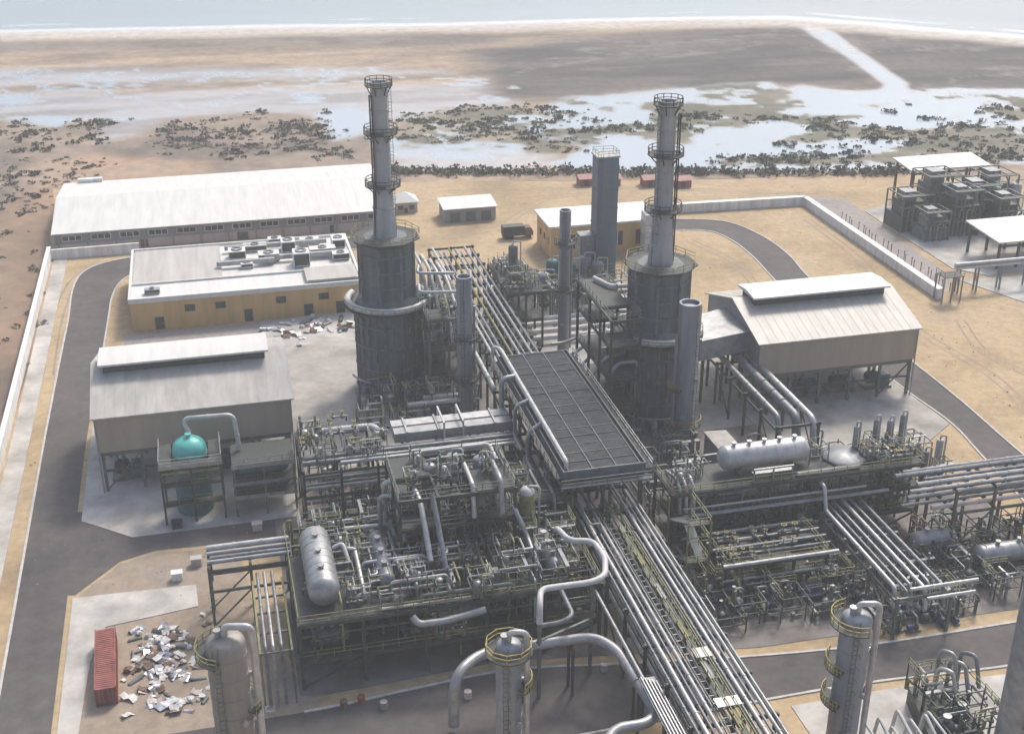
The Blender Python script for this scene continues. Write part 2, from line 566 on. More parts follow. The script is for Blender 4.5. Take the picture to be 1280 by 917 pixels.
def inside(px, py, poly, soft):
    """1 well inside the outline, 0 well outside, graded over the soft width"""
    ins = np.zeros(px.shape, bool)
    dist = np.full(px.shape, 1e9)
    for (x0, y0), (x1, y1) in zip(poly, poly[1:] + poly[:1]):
        c = ((y0 > py) != (y1 > py)) & (px < (x1 - x0) * (py - y0) / ((y1 - y0) or 1e-9) + x0)
        ins ^= c
        L2 = (x1 - x0) ** 2 + ((y1 - y0) * 4) ** 2 + 1e-9
        t = np.clip(((px - x0) * (x1 - x0) + (py - y0) * 16 * (y1 - y0)) / L2, 0, 1)
        dist = np.minimum(dist, np.hypot(px - x0 - t * (x1 - x0), (py - y0 - t * (y1 - y0)) * 4))
    d = np.where(ins, dist, -dist)
    return np.clip(0.5 + d / (2 * soft), 0, 1)
cols = np.concatenate([np.arange(-900, -60, 30), np.arange(-60, 1340, 4.0), np.arange(1340, 2101, 30)])
rows_ = np.arange(0, 106, 1) / 105.0
PXg, FR = np.meshgrid(cols, rows_)
top = np.interp(PXg, [c[0] for c in coast], [c[1] for c in coast]) - 17
bot = np.interp(PXg, [-900, -300, 60, 480, 900, 1120, 1290, 2100], [900, 560, 236, 228, 224, 216, 232, 420])
PYg = top + (bot - top) * FR ** 1.35
_dx = (PXg - IMW / 2) / FPX
_dy = (PYg - IMH / 2) / FPX
DX, DY, DZ = (_f[i] + _r[i] * _dx - _u[i] * _dy for i in range(3))
_t = -CAMH / DZ
WX, WY = DX * _t, DY * _t
# wander the borders so that nothing has a ruled edge
wob = np.clip((PYg - 20) / 120, .25, 1)
QX = PXg + (fbm(WX, WY, 40, 3) - .5) * 60 * wob + (fbm(WX, WY, 9, 5) - .5) * 16
QY = PYg + ((fbm(WX, WY, 40, 11) - .5) * 16 + (fbm(WX, WY, 9, 13) - .5) * 5) * wob
fine = fbm(WX, WY, 14, 21)
band = fbm(WX * .22, WY, 10, 31)
big = fbm(WX * .4, WY, 60, 41)
rgb = np.zeros(PXg.shape + (3,))
dry = np.ones(PXg.shape)
def paint(w, c0, c1=None, mixv=None, dr=1.0):
    global rgb, dry
    w = np.clip(w, 0, 1)
    col = np.array(c0) if c1 is None else np.array(c0) + (np.array(c1) - np.array(c0)) * np.clip(mixv, 0, 1)[..., None]
    rgb = rgb * (1 - w[..., None]) + col * w[..., None]
    dry = dry * (1 - w) + dr * w
st = lambda v, a, b: np.clip((v - a) / (b - a), 0, 1)
WATER = ((.27, .335, .385), (.40, .455, .50))
paint(np.ones(PXg.shape), (.20, .16, .122), (.40, .305, .215), st(band, .3, .68))
paint(inside(QX, QY, [(-900, 92), (-300, 66), (0, 52), (300, 46), (600, 42), (640, 50), (600, 58), (300, 60), (0, 66), (-900, 110)], 16) * .85, (.12, .108, .098), (.20, .175, .15), st(fine, .35, .65))
for poly, k in (([(-900, 150), (-300, 108), (0, 89), (260, 84), (480, 88), (560, 92), (440, 99), (280, 103), (0, 110), (-300, 130), (-900, 180)], .95),
                ([(-900, 205), (-300, 138), (0, 119), (150, 117), (300, 113), (450, 108), (610, 106), (640, 130), (520, 152), (440, 160), (330, 146), (210, 152), (176, 182), (140, 178), (120, 152), (0, 148), (-300, 172), (-900, 250)], .95)):
    paint(inside(QX, QY, poly, 22) * k, (.25, .24, .235), (.37, .37, .38), st(band, .35, .62), .45)
paint(inside(QX, QY, [(-900, 300), (-200, 172), (0, 150), (60, 150), (116, 182), (190, 170), (220, 148), (330, 141), (430, 150), (470, 178), (500, 208), (490, 260), (60, 300), (-900, 900)], 14), (.12, .102, .085), (.28, .222, .172), st(fine * .6 + big * .4, .36, .64))
paint(inside(QX, QY, [(50, 205), (120, 190), (170, 196), (260, 206), (250, 226), (110, 232), (64, 262), (20, 330), (20, 262)], 18), (.38, .25, .16), (.33, .255, .185), fine)
paint(inside(QX, QY, [(590, 66), (700, 48), (860, 37), (975, 32), (1005, 33), (1044, 48), (1076, 74), (1106, 98), (1112, 112), (960, 106), (820, 116), (680, 128), (618, 124), (602, 96)], 26), (.070, .066, .064), (.135, .122, .108), st(band, .34, .66))  # broad zone coloured darker than the flats around it, soft at its edges
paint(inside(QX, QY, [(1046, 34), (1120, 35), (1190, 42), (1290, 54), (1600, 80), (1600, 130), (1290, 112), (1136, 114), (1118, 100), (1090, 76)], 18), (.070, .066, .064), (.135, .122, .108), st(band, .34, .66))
paint(inside(QX, QY, [(480, 168), (540, 150), (610, 136), (660, 138), (720, 160), (730, 182), (690, 205), (600, 205), (480, 205)], 22), (.15, .145, .105), (.30, .26, .20), st(fine, .38, .62))
paint(inside(QX, QY, [(488, 190), (610, 186), (690, 192), (690, 208), (600, 214), (488, 214)], 16) * .9, (.36, .35, .345), (.44, .43, .425), band, .5)
# the bright shallow lagoon with its low islands
lagoon = inside(QX, QY, [(700, 124), (840, 114), (900, 106), (965, 104), (985, 112), (1010, 107), (1070, 114), (1290, 110), (1700, 140), (1700, 300), (1290, 205), (1190, 200), (1100, 210), (900, 213), (720, 213), (690, 204), (740, 186), (716, 172), (670, 172), (650, 158), (690, 150), (660, 138)], 8)
paint(lagoon, *WATER, big, .02)
isl = .45 * fbm(WX * .75, WY, 26, 51) + .55 * fbm(WX * .8, WY, 11, 53) + sum(bv * np.exp(-(((PXg - cx) / rx) ** 2 + ((PYg - cy) / ry) ** 2)) for cx, cy, rx, ry, bv in
      ((845, 152, 40, 14, .26), (1020, 150, 70, 10, .12), (1120, 165, 90, 10, .13), (1240, 140, 60, 16, .2), (1240, 182, 70, 16, .26), (980, 198, 80, 7, .16), (1080, 200, 60, 6, .2), (1400, 170, 100, 30, .15), (780, 195, 70, 14, -.2), (900, 175, 60, 14, -.14), (760, 132, 60, 8, .08)))
paint(lagoon * st(isl, .52, .575), (.125, .125, .088), (.21, .19, .145), st(fine, .35, .65))
paint(inside(QX, QY, [(404, 140), (436, 130), (470, 150), (450, 168), (412, 178), (398, 160)], 10), *WATER, big, .05)
paint(inside(QX, QY, [(676, 140), (740, 130), (800, 132), (790, 146), (720, 152), (680, 152)], 8) * st(fine, .42, .5), *WATER, big, .05)
paint(st(fbm(WX * .5, WY, 18, 61), .62, .68) * inside(QX, QY, [(-300, 150), (0, 118), (480, 108), (620, 120), (690, 160), (640, 200), (480, 200), (420, 150), (330, 142), (160, 176), (0, 150)], 10), *WATER, big, .1)
paint(inside(PXg + (QX - PXg) * .25, PYg + (QY - PYg) * .25, [(980, 20), (1014, 24), (1044, 42), (1082, 69), (1114, 91), (1134, 104), (1140, 124), (1098, 124), (1106, 105), (1070, 78), (1038, 58), (1006, 38)], 5), *WATER, big, .02)
# creeks winding over the mud
ck = np.abs(fbm(WX * .7, WY, 34, 91) - .5)
paint(st(-ck, -.022, -.008) * inside(QX, QY, [(-900, 150), (0, 84), (480, 84), (640, 104), (690, 150), (640, 200), (480, 200), (430, 150), (330, 142), (160, 178), (0, 150), (-900, 260)], 12) * .8, *WATER, big, .08)
paint(st(-np.abs(fbm(WX * .5, WY, 50, 95) - .5), -.016, -.004) * inside(QX, QY, [(590, 66), (700, 48), (980, 34), (1290, 54), (1290, 112), (960, 106), (680, 128), (604, 96)], 12) * .45, (.27, .25, .235))
# beach, breakers and the first water
cy_ = np.interp(PXg, [c[0] for c in coast], [c[1] for c in coast])
sea_d = (cy_ - PYg) + (fbm(WX * .3, WY, 30, 71) - .5) * 5
paint(st(sea_d, -13, -6), (.45, .40, .34), (.56, .52, .46), band)
paint(st(sea_d, -4, 0) , (.50, .50, .48), None, None, .5)
paint(st(sea_d, 0, 3), (.27, .34, .37), None, None, .12)
paint(np.exp(-((sea_d - 1.5) / 1.6) ** 2) * .8, (.68, .69, .69), None, None, .8)
paint(np.exp(-((sea_d - 8) / 1.0) ** 2) * st(fbm(WX * .3, WY, 30, 81), .45, .6), (.62, .64, .65), None, None, .6)
nr, nc = PXg.shape
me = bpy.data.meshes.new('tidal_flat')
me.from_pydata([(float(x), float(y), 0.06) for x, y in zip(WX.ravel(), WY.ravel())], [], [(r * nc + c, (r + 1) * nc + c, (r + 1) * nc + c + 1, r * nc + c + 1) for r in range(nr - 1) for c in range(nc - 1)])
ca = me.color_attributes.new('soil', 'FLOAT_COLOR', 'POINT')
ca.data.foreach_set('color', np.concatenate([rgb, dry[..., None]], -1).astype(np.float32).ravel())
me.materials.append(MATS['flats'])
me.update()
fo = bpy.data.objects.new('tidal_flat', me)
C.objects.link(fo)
fo['kind'] = 'structure'

def clump(mb, rng, x, y, r, h, k):
    """a bush: leaf faces spread through a ragged volume"""
    for _ in range(k):
        a = rng.uniform(0, 6.283)
        q = rng.random() ** 0.5
        zc = h * (0.15 + 0.8 * rng.random() * (1 - 0.45 * q))
        c = Vector((x + r * q * math.cos(a), y + r * q * math.sin(a), zc))
        n = Vector((rng.gauss(0, 1), rng.gauss(0, 1), rng.gauss(0.6, 1))).normalized()
        t = n.orthogonal().normalized()
        t.rotate(Matrix.Rotation(rng.uniform(0, 6.283), 3, n))
        b = n.cross(t)
        s1, s2 = r * rng.uniform(0.16, 0.42), r * rng.uniform(0.13, 0.34)
        k0 = len(mb.v)
        mb.v += [tuple(c + t * s1), tuple(c + b * s2), tuple(c - t * s1 * 0.9), tuple(c - b * s2 * 1.1)]
        mb.f.append((k0, k0 + 1, k0 + 2, k0 + 3))

def dryness(px, py):
    c = int(np.clip(np.searchsorted(cols, px), 0, nc - 1))
    f = (py - top[0, c]) / (bot[0, c] - top[0, c])
    return dry[int(np.clip(round((max(f, 0) ** (1 / 1.35)) * 105), 0, nr - 1)), c]
def bush_field(name, m, label, spots, seed, rmin, rmax, k=20, thin=1.15):
    rng = random.Random(seed)
    mb = MB()
    for cx, cy, rx, ry, n in spots:
        left = int(n * thin)
        while left > 0:
            a, q = rng.uniform(0, 6.283), math.sqrt(rng.random())
            px, py = cx + rx * q * math.cos(a), max(30, cy + ry * q * math.sin(a))
            x0, y0 = at(px, py)
            m_ = rng.choice((1, 2, 3, 5, 8, 12))
            left -= m_
            if dryness(px, py) < .45 and rng.random() < .85: continue
            sp = 0.9 * m_ ** .5 * rmax
            for _ in range(m_):                         # a thicket of touching bushes
                r = rmin + (rmax - rmin) * rng.random() ** 1.6
                clump(mb, rng, x0 + rng.gauss(0, sp * .8), y0 + rng.gauss(0, sp * .45), r, r * rng.uniform(0.4, 0.85), k)
    return mb.solo(name, m, label, 'bushes', kind='stuff')
bush_field('marsh_bushes', 'leaf_green', 'green mangrove bushes dotted through the marsh and its pools',
           [(600, 150, 100, 16, 170), (650, 165, 60, 14, 110), (700, 140, 55, 8, 70), (760, 160, 50, 9, 50), (1000, 152, 70, 12, 110), (1090, 160, 100, 18, 110), (1240, 155, 70, 28, 130), (970, 196, 90, 8, 60), (1400, 170, 120, 34, 160)], 41, 0.5, 1.7)
bush_field('heath_bushes', 'leaf_dry', 'dry brown bushes over the scrubland beyond the long warehouse',
           [(300, 172, 110, 24, 260), (420, 165, 60, 26, 90), (60, 210, 60, 24, 70), (20, 330, 50, 90, 60), (-40, 420, 50, 90, 50), (700, 176, 70, 12, 80), (540, 170, 60, 12, 80)], 42, 0.35, 1.3)
bush_field('dark_bushes', 'leaf_dark', 'dark thorn bushes in clumps over the scrub and marsh',
           [(30, 172, 45, 20, 120), (112, 162, 22, 16, 70), (290, 158, 90, 16, 60), (845, 150, 40, 15, 110), (740, 156, 60, 10, 60), (1000, 198, 90, 8, 120), (1080, 175, 110, 16, 110), (1225, 186, 70, 14, 90), (1160, 140, 60, 10, 60), (10, 240, 50, 30, 60), (330, 190, 120, 14, 60), (390, 160, 50, 16, 60)], 43, 0.4, 1.7)
rh = random.Random(44)
hm = MB()
for i in range(620):
    t = rh.random()
    px = 486 + t * 650
    x, y = at(px, 216.5 + rh.gauss(0, 2.0))
    r = 0.6 + 1.6 * rh.random() ** 2
    clump(hm, rh, x, y, r, r * rh.uniform(1.0, 1.6), 12)
hm.solo('hedgerow', 'leaf_dark', 'dark hedgerow along the far edge of the sandy yard', 'hedge', kind='stuff')

# the plant's own ground
px_sheet('scrubland', [(-500, 420), (-200, 330), (0, 262), (44, 240), (64, 232), (62, 322), (-2, 604), (-60, 900), (-500, 1200)], 0.07, 'scrub_soil', 5, 22)
px_sheet('yard', [(70, 322), (160, 316), (470, 283), (480, 224), (700, 228), (900, 232), (1100, 228), (1290, 225), (1700, 300), (1700, 900), (1290, 930), (-60, 960), (-60, 640), (2, 620)], 0.03, 'yard_sand')
def smooth_line(pts, n=6):
    out = []
    P = [pts[0]] + list(pts) + [pts[-1]]
    for i in range(1, len(P) - 2):
        p0, p1, p2, p3 = P[i - 1:i + 3]
        for k in range(n):
            t = k / n
            out.append(tuple(0.5 * (2 * b + (c - a) * t + (2 * a - 5 * b + 4 * c - d) * t * t + (3 * b - a - 3 * c + d) * t ** 3) for a, b, c, d in zip(p0, p1, p2, p3)))
    out.append(tuple(pts[-1]))
    return out
def kerb(line, name='kerb'):
    mb = MB()
    for a, b in zip(line, line[1:]):
        mb.bar((a[0], a[1], 0.07), (b[0], b[1], 0.07), 0.35, 0.24)
    mb.solo(name, 'kerbstone', kind='structure')
def road(name, e1, e2, z=0.05):
    e1, e2 = smooth_line(e1), smooth_line(e2)
    ground_sheet(name, e1 + e2[::-1], z, 'asphalt')
    return e1, e2
# west road along the perimeter, curving away behind the ochre building
w1 = [(-30.5, 80), (-30.5, 110), (-30.5, 136), (-30.6, 170), (-30.7, 200), (-30.6, 230), (-30.4, 255), (-30.6, 272), (-29.0, 283), (-23, 289), (-12, 291), (10, 292), (45, 292)]
w2 = [(-23.9, 80), (-23.9, 110), (-23.9, 136), (-23.9, 171), (-23.9, 200), (-23.0, 230), (-22.5, 253), (-22.2, 266), (-20.6, 275), (-17, 280), (-10, 282.5), (10, 283.5), (45, 284)]
a_, b_ = road('road', w1, w2)
kerb(a_[6:])
kerb(b_[30:])
# east road: sweeps in from behind, passes the east compressor house and leaves to the south
o1 = [at(835, 274), at(905, 277), at(950, 294), at(985, 318), at(1012, 348), at(1070, 397), at(1135, 448), at(1200, 500), at(1283, 572), (124.5, 134), (124, 118)]
o2 = [at(835, 288), at(885, 289), at(915, 301), at(942, 322), at(968, 350), at(1020, 400), at(1085, 450), at(1135, 490), at(1190, 530), at(1232, 575), (114.5, 134), (114, 118)]
a_, b_ = road('road', o1, o2, 0.055)
kerb(a_)
kerb(b_)
# south road under the pipe rack
s1 = [(-23.8, 122.4), (4.8, 122.5), (18, 123.6), (30.5, 124.3), (45, 122.0), (61.3, 119.6), (77, 118.3), (98, 118.2), (130, 118), (180, 118)]
s2 = [(-23.8, 107), (10, 109), (30, 110.6), (61, 111.6), (75, 111.4), (92.5, 110.3), (130, 110), (180, 110)]
a_, b_ = road('road', s1, s2, 0.06)
kerb(a_[6:])
kerb(b_)
# short cross road between the west compressor house and the laydown yard
ground_sheet('road', [at(80, 640), at(130, 640), at(200, 660), at(365, 640), (24, 162), (24, 156.5), at(365, 672), at(255, 682), at(196, 688), at(150, 702), at(94, 744), at(80, 744)], 0.065, 'asphalt')
def pad(name, pts, top, m):
    return MB().prism(pts, -0.2, top).solo(name, m, kind='structure')
pad('pavement', [(-23.2, 212), (-23.2, 173.2), (-15.8, 166.8), (8.4, 167.0), (8.4, 212)], 0.16, 'concrete_pale')
pad('pavement', [at(91, 748), at(245, 731), at(248, 758), at(132, 784), at(113, 828), at(96, 930), at(70, 930)], 0.14, 'concrete_pale')
pad('pavement', [(8.8, 178.5), (8.8, 243), (56, 243), (56, 258), (86, 258), (86, 178.5)], 0.12, 'concrete')
pad('pavement', [(86.2, 208), (86.2, 157), (101, 152.5), at(1150, 562), at(1187, 530), at(1130, 488), (118.9, 208)], 0.15, 'concrete')
ground_sheet('paving', [(4.6, 125.6), (4.6, 178.4), (86, 178.4), (86, 156.5), (104, 151.5), (110, 146), (110, 120.6), (62, 121.2), (44, 124), (30, 126.2), (8, 125)], 0.09, 'concrete_dirty')
px_sheet('laydown_patch', [(96, 748), (150, 704), (196, 690), (262, 684), (300, 690), (330, 790), (400, 880), (380, 905), (240, 930), (80, 930)], 0.045, 'dirt', 3, 71)  # ground sheet coloured darker and greyer than the yard sand
ground_sheet('gravel_bed', [(-19, 212), (-19, 244), (8.6, 244), (8.6, 212)], 0.045, 'gravel')
ground_sheet('laydown_ground', [(7.4, 230), (7.4, 244.5), (27.5, 246.5), (27.5, 231)], 0.14, 'concrete_pale')
pad('pavement', [at(1080, 264), at(1120, 252), at(1310, 262), at(1310, 334), at(1235, 345), at(1190, 336)], 0.18, 'concrete_pale')
pad('pavement', [at(1200, 351), at(1310, 341), at(1310, 392), at(1285, 380)], 0.17, 'concrete_pale')
pad('pavement', [(61, 88), (61, 109.8), (75, 109.9), (92.5, 108.8), (125, 108.4), (125, 88)], 0.13, 'concrete_pale')
px_sheet('track', [(1010, 245), (1060, 250), (1190, 345), (1185, 368), (1090, 300), (1020, 258)], 0.05, 'gravel', 3, 51)

# wheel tracks and loose stones in the yard
rd = random.Random(77)
def wheel_track(line, label):
    mb = MB()
    line = smooth_line(line, 10)
    for s in (-.9, .9):
        q = []
        for i, p in enumerate(line):
            a, b = line[max(0, i - 1)], line[min(len(line) - 1, i + 1)]
            d = Vector((b[0] - a[0], b[1] - a[1], 0)).normalized()
            n = Vector((-d.y, d.x, 0))
            w = .22 * rd.uniform(.7, 1.3)
            q.append((p[0] + n.x * (s - w), p[1] + n.y * (s - w), .042))
            q.append((p[0] + n.x * (s + w), p[1] + n.y * (s + w), .042))
        mb.add(q, [(2 * i, 2 * i + 1, 2 * i + 3, 2 * i + 2) for i in range(len(line) - 1)])
    for f in mb.f: pass
    return mb.solo('wheel_track', 'dirt', label, 'track', kind='structure')
for ln in ([at(860, 300), at(920, 330), at(960, 380), at(990, 420)], [at(1010, 275), at(1080, 330), at(1130, 400), at(1240, 470), at(1290, 520)], [at(530, 300), at(620, 285), at(700, 245), at(860, 248), at(1040, 240)], [at(60, 470), at(72, 400), at(92, 352), at(130, 325)],
           [at(240, 790), at(180, 760), at(170, 720), at(220, 700)], [at(560, 240), at(700, 236), at(960, 240), at(1090, 252)], [at(1200, 400), at(1230, 440), at(1290, 470)]):
    wheel_track(ln, None)
stn = MB()
for _ in range(2600):
    px, py = rd.uniform(20, 1290), rd.uniform(226, 760)
    x, y = at(px, py)
    r = .06 + .22 * rd.random() ** 3
    k = len(stn.v)
    stn.v += [(x + r * rd.uniform(.7, 1.3), y, .03), (x, y + r * rd.uniform(.7, 1.3), .03), (x - r * rd.uniform(.7, 1.3), y, .03), (x, y - r * rd.uniform(.7, 1.3), .03), (x + r * .1, y, .03 + r * rd.uniform(.6, 1.0))]
    stn.f += [(k, k + 1, k + 4), (k + 1, k + 2, k + 4), (k + 2, k + 3, k + 4), (k + 3, k, k + 4)]
stn.solo('loose_stones', 'dirt', 'loose stones strewn over the sandy yard', 'stones', kind='stuff')

# ================================================================== WALLS, BUILDINGS
def wall_line(line, h, t, label, m='wall_white', step=8.0, cope=0.25):
    p0 = line[0]
    w = thing('perimeter_wall', label, 'wall', (p0[0], p0[1], 0))
    for a, b in zip(line, line[1:]):
        A, B = Vector((*a, 0)), Vector((*b, 0))
        L = (B - A).length
        k = max(1, round(L / step))
        d = (B - A).normalized()
        for i in range(k):
            s, e = A + d * (L * i / k + 0.04), A + d * (L * (i + 1) / k - 0.04)
            MB().bar(s + Vector((0, 0, h / 2 - 0.1)), e + Vector((0, 0, h / 2 - 0.1)), t, h + 0.2).part('wall_panel', m, w)
        MB().bar(A + Vector((0, 0, h + 0.09)), B + Vector((0, 0, h + 0.09)), t + cope, 0.18).part('coping', m, w)
    return w
wall_line([(-36.8, 294), (-36.8, 88)], 2.8, 0.6, 'long white perimeter wall beside the road along the scrubland')
wall_line([(-36.4, 293.4), (-17, 293.6)], 2.2, 0.3, 'short white wall across the yard in front of the warehouse')
wall_line([at(840, 266), at(1005, 256)], 2.2, 1.1, 'white wall across the back of the sandy yard beyond the bend', cope=0.5)
wall_line([at(1006, 256.5), at(1174, 374)], 2.2, 1.1, 'white wall slanting past the concrete apron of the canopied works', cope=0.5)
MB().box(-36.0, 80, -0.05, -33.0, 292.8, 0.2).solo('footpath', 'concrete_pale', kind='structure')

def gable_roof(parent, x0, x1, y0, y1, ze, zr, m, over=0.5, thick=0.22, ribs=0):
    """two slopes with ridge along X, standing seams along the fall"""
    ym = (y0 + y1) / 2
    sl = (zr - ze) / (ym - y0)
    for s, (ya, yb) in ((1, (y0 - over, ym)), (-1, (y1 + over, ym))):
        za = ze - over * sl
        mb = MB().add([(x0 - over, ya, za), (x1 + over, ya, za), (x1 + over, yb, zr), (x0 - over, yb, zr),
                       (x0 - over, ya, za + thick), (x1 + over, ya, za + thick), (x1 + over, yb, zr + thick), (x0 - over, yb, zr + thick)],
                      [(3, 2, 1, 0), (4, 5, 6, 7), (0, 1, 5, 4), (1, 2, 6, 5), (2, 3, 7, 6), (3, 0, 4, 7)] if s > 0 else
                      [(0, 1, 2, 3), (7, 6, 5, 4), (4, 5, 1, 0), (5, 6, 2, 1), (6, 7, 3, 2), (7, 4, 0, 3)])
        ro = mb.part('roof', m, parent)
        if ribs:
            rb_ = MB()
            k = int((x1 - x0) / ribs)
            for i in range(1, k):
                x = x0 + (x1 - x0) * i / k
                rb_.bar((x, ya, za + thick + 0.0), (x, yb - 0.02 * s, zr + thick + 0.0), 0.06, 0.07)
            rb_.part('roof_seam', m, ro)['kind'] = 'stuff'

# --- compressor houses on stilts, one either side of the central rack
def compressor_house(x0, x1, y0, y1, zb, ze, zr, label, roofm, wallm, gablem, vx0, vx1):
    t = thing('compressor_house', label, 'building', ((x0 + x1) / 2, (y0 + y1) / 2, 0))
    ym = (y0 + y1) / 2
    w = MB().box(x0, y0, zb, x1, y0 + 0.25, ze).part('wall', wallm, t)
    w2 = MB().box(x0, y1 - 0.25, zb, x1, y1, ze).part('wall', wallm, t)
    k = int((x1 - x0) / 1.1)
    for ww, yy in ((w, y0 - 0.03), (w2, y1 + 0.03)):
        rb_ = MB()
        for i in range(k + 1):
            x = x0 + (x1 - x0) * i / k
            rb_.box(x - 0.03, yy + (.008 if yy < y0 else -.025), zb + 0.05, x + 0.03, yy + (.025 if yy < y0 else -.008), ze - 0.02)
        rb_.part('cladding_rib', wallm, ww)['kind'] = 'stuff'
    for xa in (x0, x1 - 0.25):
        g = MB().add([(xa, y0 + 0.26, zb), (xa, y1 - 0.26, zb), (xa, y1 - 0.26, ze), (xa, ym, zr - 0.05), (xa, y0 + 0.26, ze),
                      (xa + 0.25, y0 + 0.26, zb), (xa + 0.25, y1 - 0.26, zb), (xa + 0.25, y1 - 0.26, ze), (xa + 0.25, ym, zr - 0.05), (xa + 0.25, y0 + 0.26, ze)],
                     [(4, 3, 2, 1, 0)[::-1], (5, 6, 7, 8, 9)[::-1]] + [(i, (i + 1) % 5, 5 + (i + 1) % 5, 5 + i) for i in range(5)])
        g.part('gable_wall', gablem, t)
    gable_roof(t, x0, x1, y0, y1, ze + 0.02, zr, roofm, 0.6, ribs=1.5)
    # ridge ventilator: low upstand, louvred sides, flat pitched cap
    v = MB().box(vx0 + 0.6, ym - 2.6, zr - 1.4, vx1 - 0.6, ym + 2.6, zr + 0.9).part('ridge_vent', 'steel_dark', t)
    MB().add([(vx0, ym - 3.6, zr + 0.9), (vx1, ym - 3.6, zr + 0.9), (vx1, ym + 3.6, zr + 0.9), (vx0, ym + 3.6, zr + 0.9),
              (vx0, ym - 3.6, zr + 1.2), (vx1, ym - 3.6, zr + 1.2), (vx1, ym + 3.6, zr + 1.2), (vx0, ym + 3.6, zr + 1.2), (vx0, ym, zr + 1.6), (vx1, ym, zr + 1.6)],
             [(3, 2, 1, 0), (0, 1, 5, 4), (2, 3, 7, 6), (4, 5, 9, 8), (8, 9, 6, 7), (0, 4, 8, 7, 3), (1, 2, 6, 9, 5)]).part('vent_cap', 'roof_white', v)
    for i in range(3):
        z = zr - 0.5 + i * 0.42
        MB().box(vx0 + 0.65, ym - 2.75, z, vx1 - 0.65, ym - 2.62, z + 0.14).part('louvre', 'steel_grey', v)
    # stilts, upper floor and crane beams below
    MB().box(x0 + 0.3, y0 + 0.3, zb - 0.1, x1 - 0.3, y1 - 0.3, zb + 0.3).part('floor', 'steel_dark', t)
    n = max(4, round((x1 - x0) / 5.6))
    for i in range(n + 1):
        x = x0 + 0.4 + (x1 - x0 - 0.8) * i / n
        for y in (y0 + 0.4, ym, y1 - 0.4):
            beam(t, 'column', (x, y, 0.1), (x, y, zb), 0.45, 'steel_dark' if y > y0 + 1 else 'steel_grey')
        beam(t, 'floor_beam', (x, y0 + 0.4, zb - 0.45), (x, y1 - 0.4, zb - 0.45), 0.35, 'steel_dark', 0.6)
    for y in (y0 + 0.4, y1 - 0.4):
        beam(t, 'edge_beam', (x0 + 0.1, y, zb - 0.42), (x1 - 0.1, y, zb - 0.42), 0.4, 'steel_grey', 0.62)
        beam(t, 'tie_beam', (x0 + 0.3, y, zb * 0.52), (x1 - 0.3, y, zb * 0.52), 0.25, 'steel_dark', 0.35)
    for i in (0, n - 1):
        xa, xb = (x0 + 0.4 + (x1 - x0 - 0.8) * j / n for j in (i, i + 1))
        beam(t, 'brace', (xa, y0 + 0.4, 0.3), (xb, y0 + 0.4, zb - 0.6), 0.2, 'steel_grey')
    for x in (x0 - 0.1, x1 + 0.1):
        MB().tube([(x, y0 - 0.15, ze - 0.1), (x, y0 - 0.15, 0.2)], 0.12, 8).part('downpipe', 'alu', t)
    return t
compressor_house(-20.1, 8.9, 181.0, 204.6, 7.0, 13.0, 16.6, 'pale grey roofed compressor house on stilts behind the turquoise domed tank', 'roof_grey', 'wall_beige', 'wall_grey', -19.4, 6.6)
compressor_house(88.3, 117.8, 183.0, 206.6, 7.0, 13.0, 16.6, 'beige walled compressor house on stilts beside the east road', 'roof_grey', 'wall_beige', 'wall_grey', 90.2, 116.4)

# machine trains standing under the houses
def machine(x, y, label, group, m='navy_machine', s=1.0):
    t = thing('compressor', label, 'compressor', (x, y, 0.15), group)
    MB().box(x - 2.6 * s, y - 1.3 * s, 0.15, x + 2.6 * s, y + 1.3 * s, 0.6).part('skid', 'steel_grey', t)
    MB().lathe((x - 2.2 * s, y, 1.9 * s + 0.2), [(0.2, 0), (1.0 * s, 0.25), (1.15 * s, 0.6), (1.15 * s, 2.0 * s), (0.8 * s, 2.3 * s), (0.3, 2.5 * s)], 14, 'x').part('casing', m, t)
    MB().box(x + 0.5 * s, y - 0.95 * s, 0.6, x + 2.3 * s, y + 0.95 * s, 2.7 * s).part('motor', 'teal_paint', t)
    p = MB()
    for dx in (-1.6, -0.6):
        p.tube(fillet([(x + dx * s, y, 2.6 * s), (x + dx * s, y, 4.6), (x + dx * s, y + 3.5, 4.6)], 0.8), 0.28, 8)
    p.part('suction_pipe', 'alu_dull', t)
for i, x in enumerate((-16.5, -9.5, -2.5, 4.5)):
    machine(x, 185.4, 'dark compressor set under the compressor house behind the turquoise tank', 'compressor sets under the west house')
for i, x in enumerate((92.5, 99.5, 106.5, 113.5)):
    machine(x, 187.4, 'dark compressor set under the compressor house beside the east road', 'compressor sets under the east house')

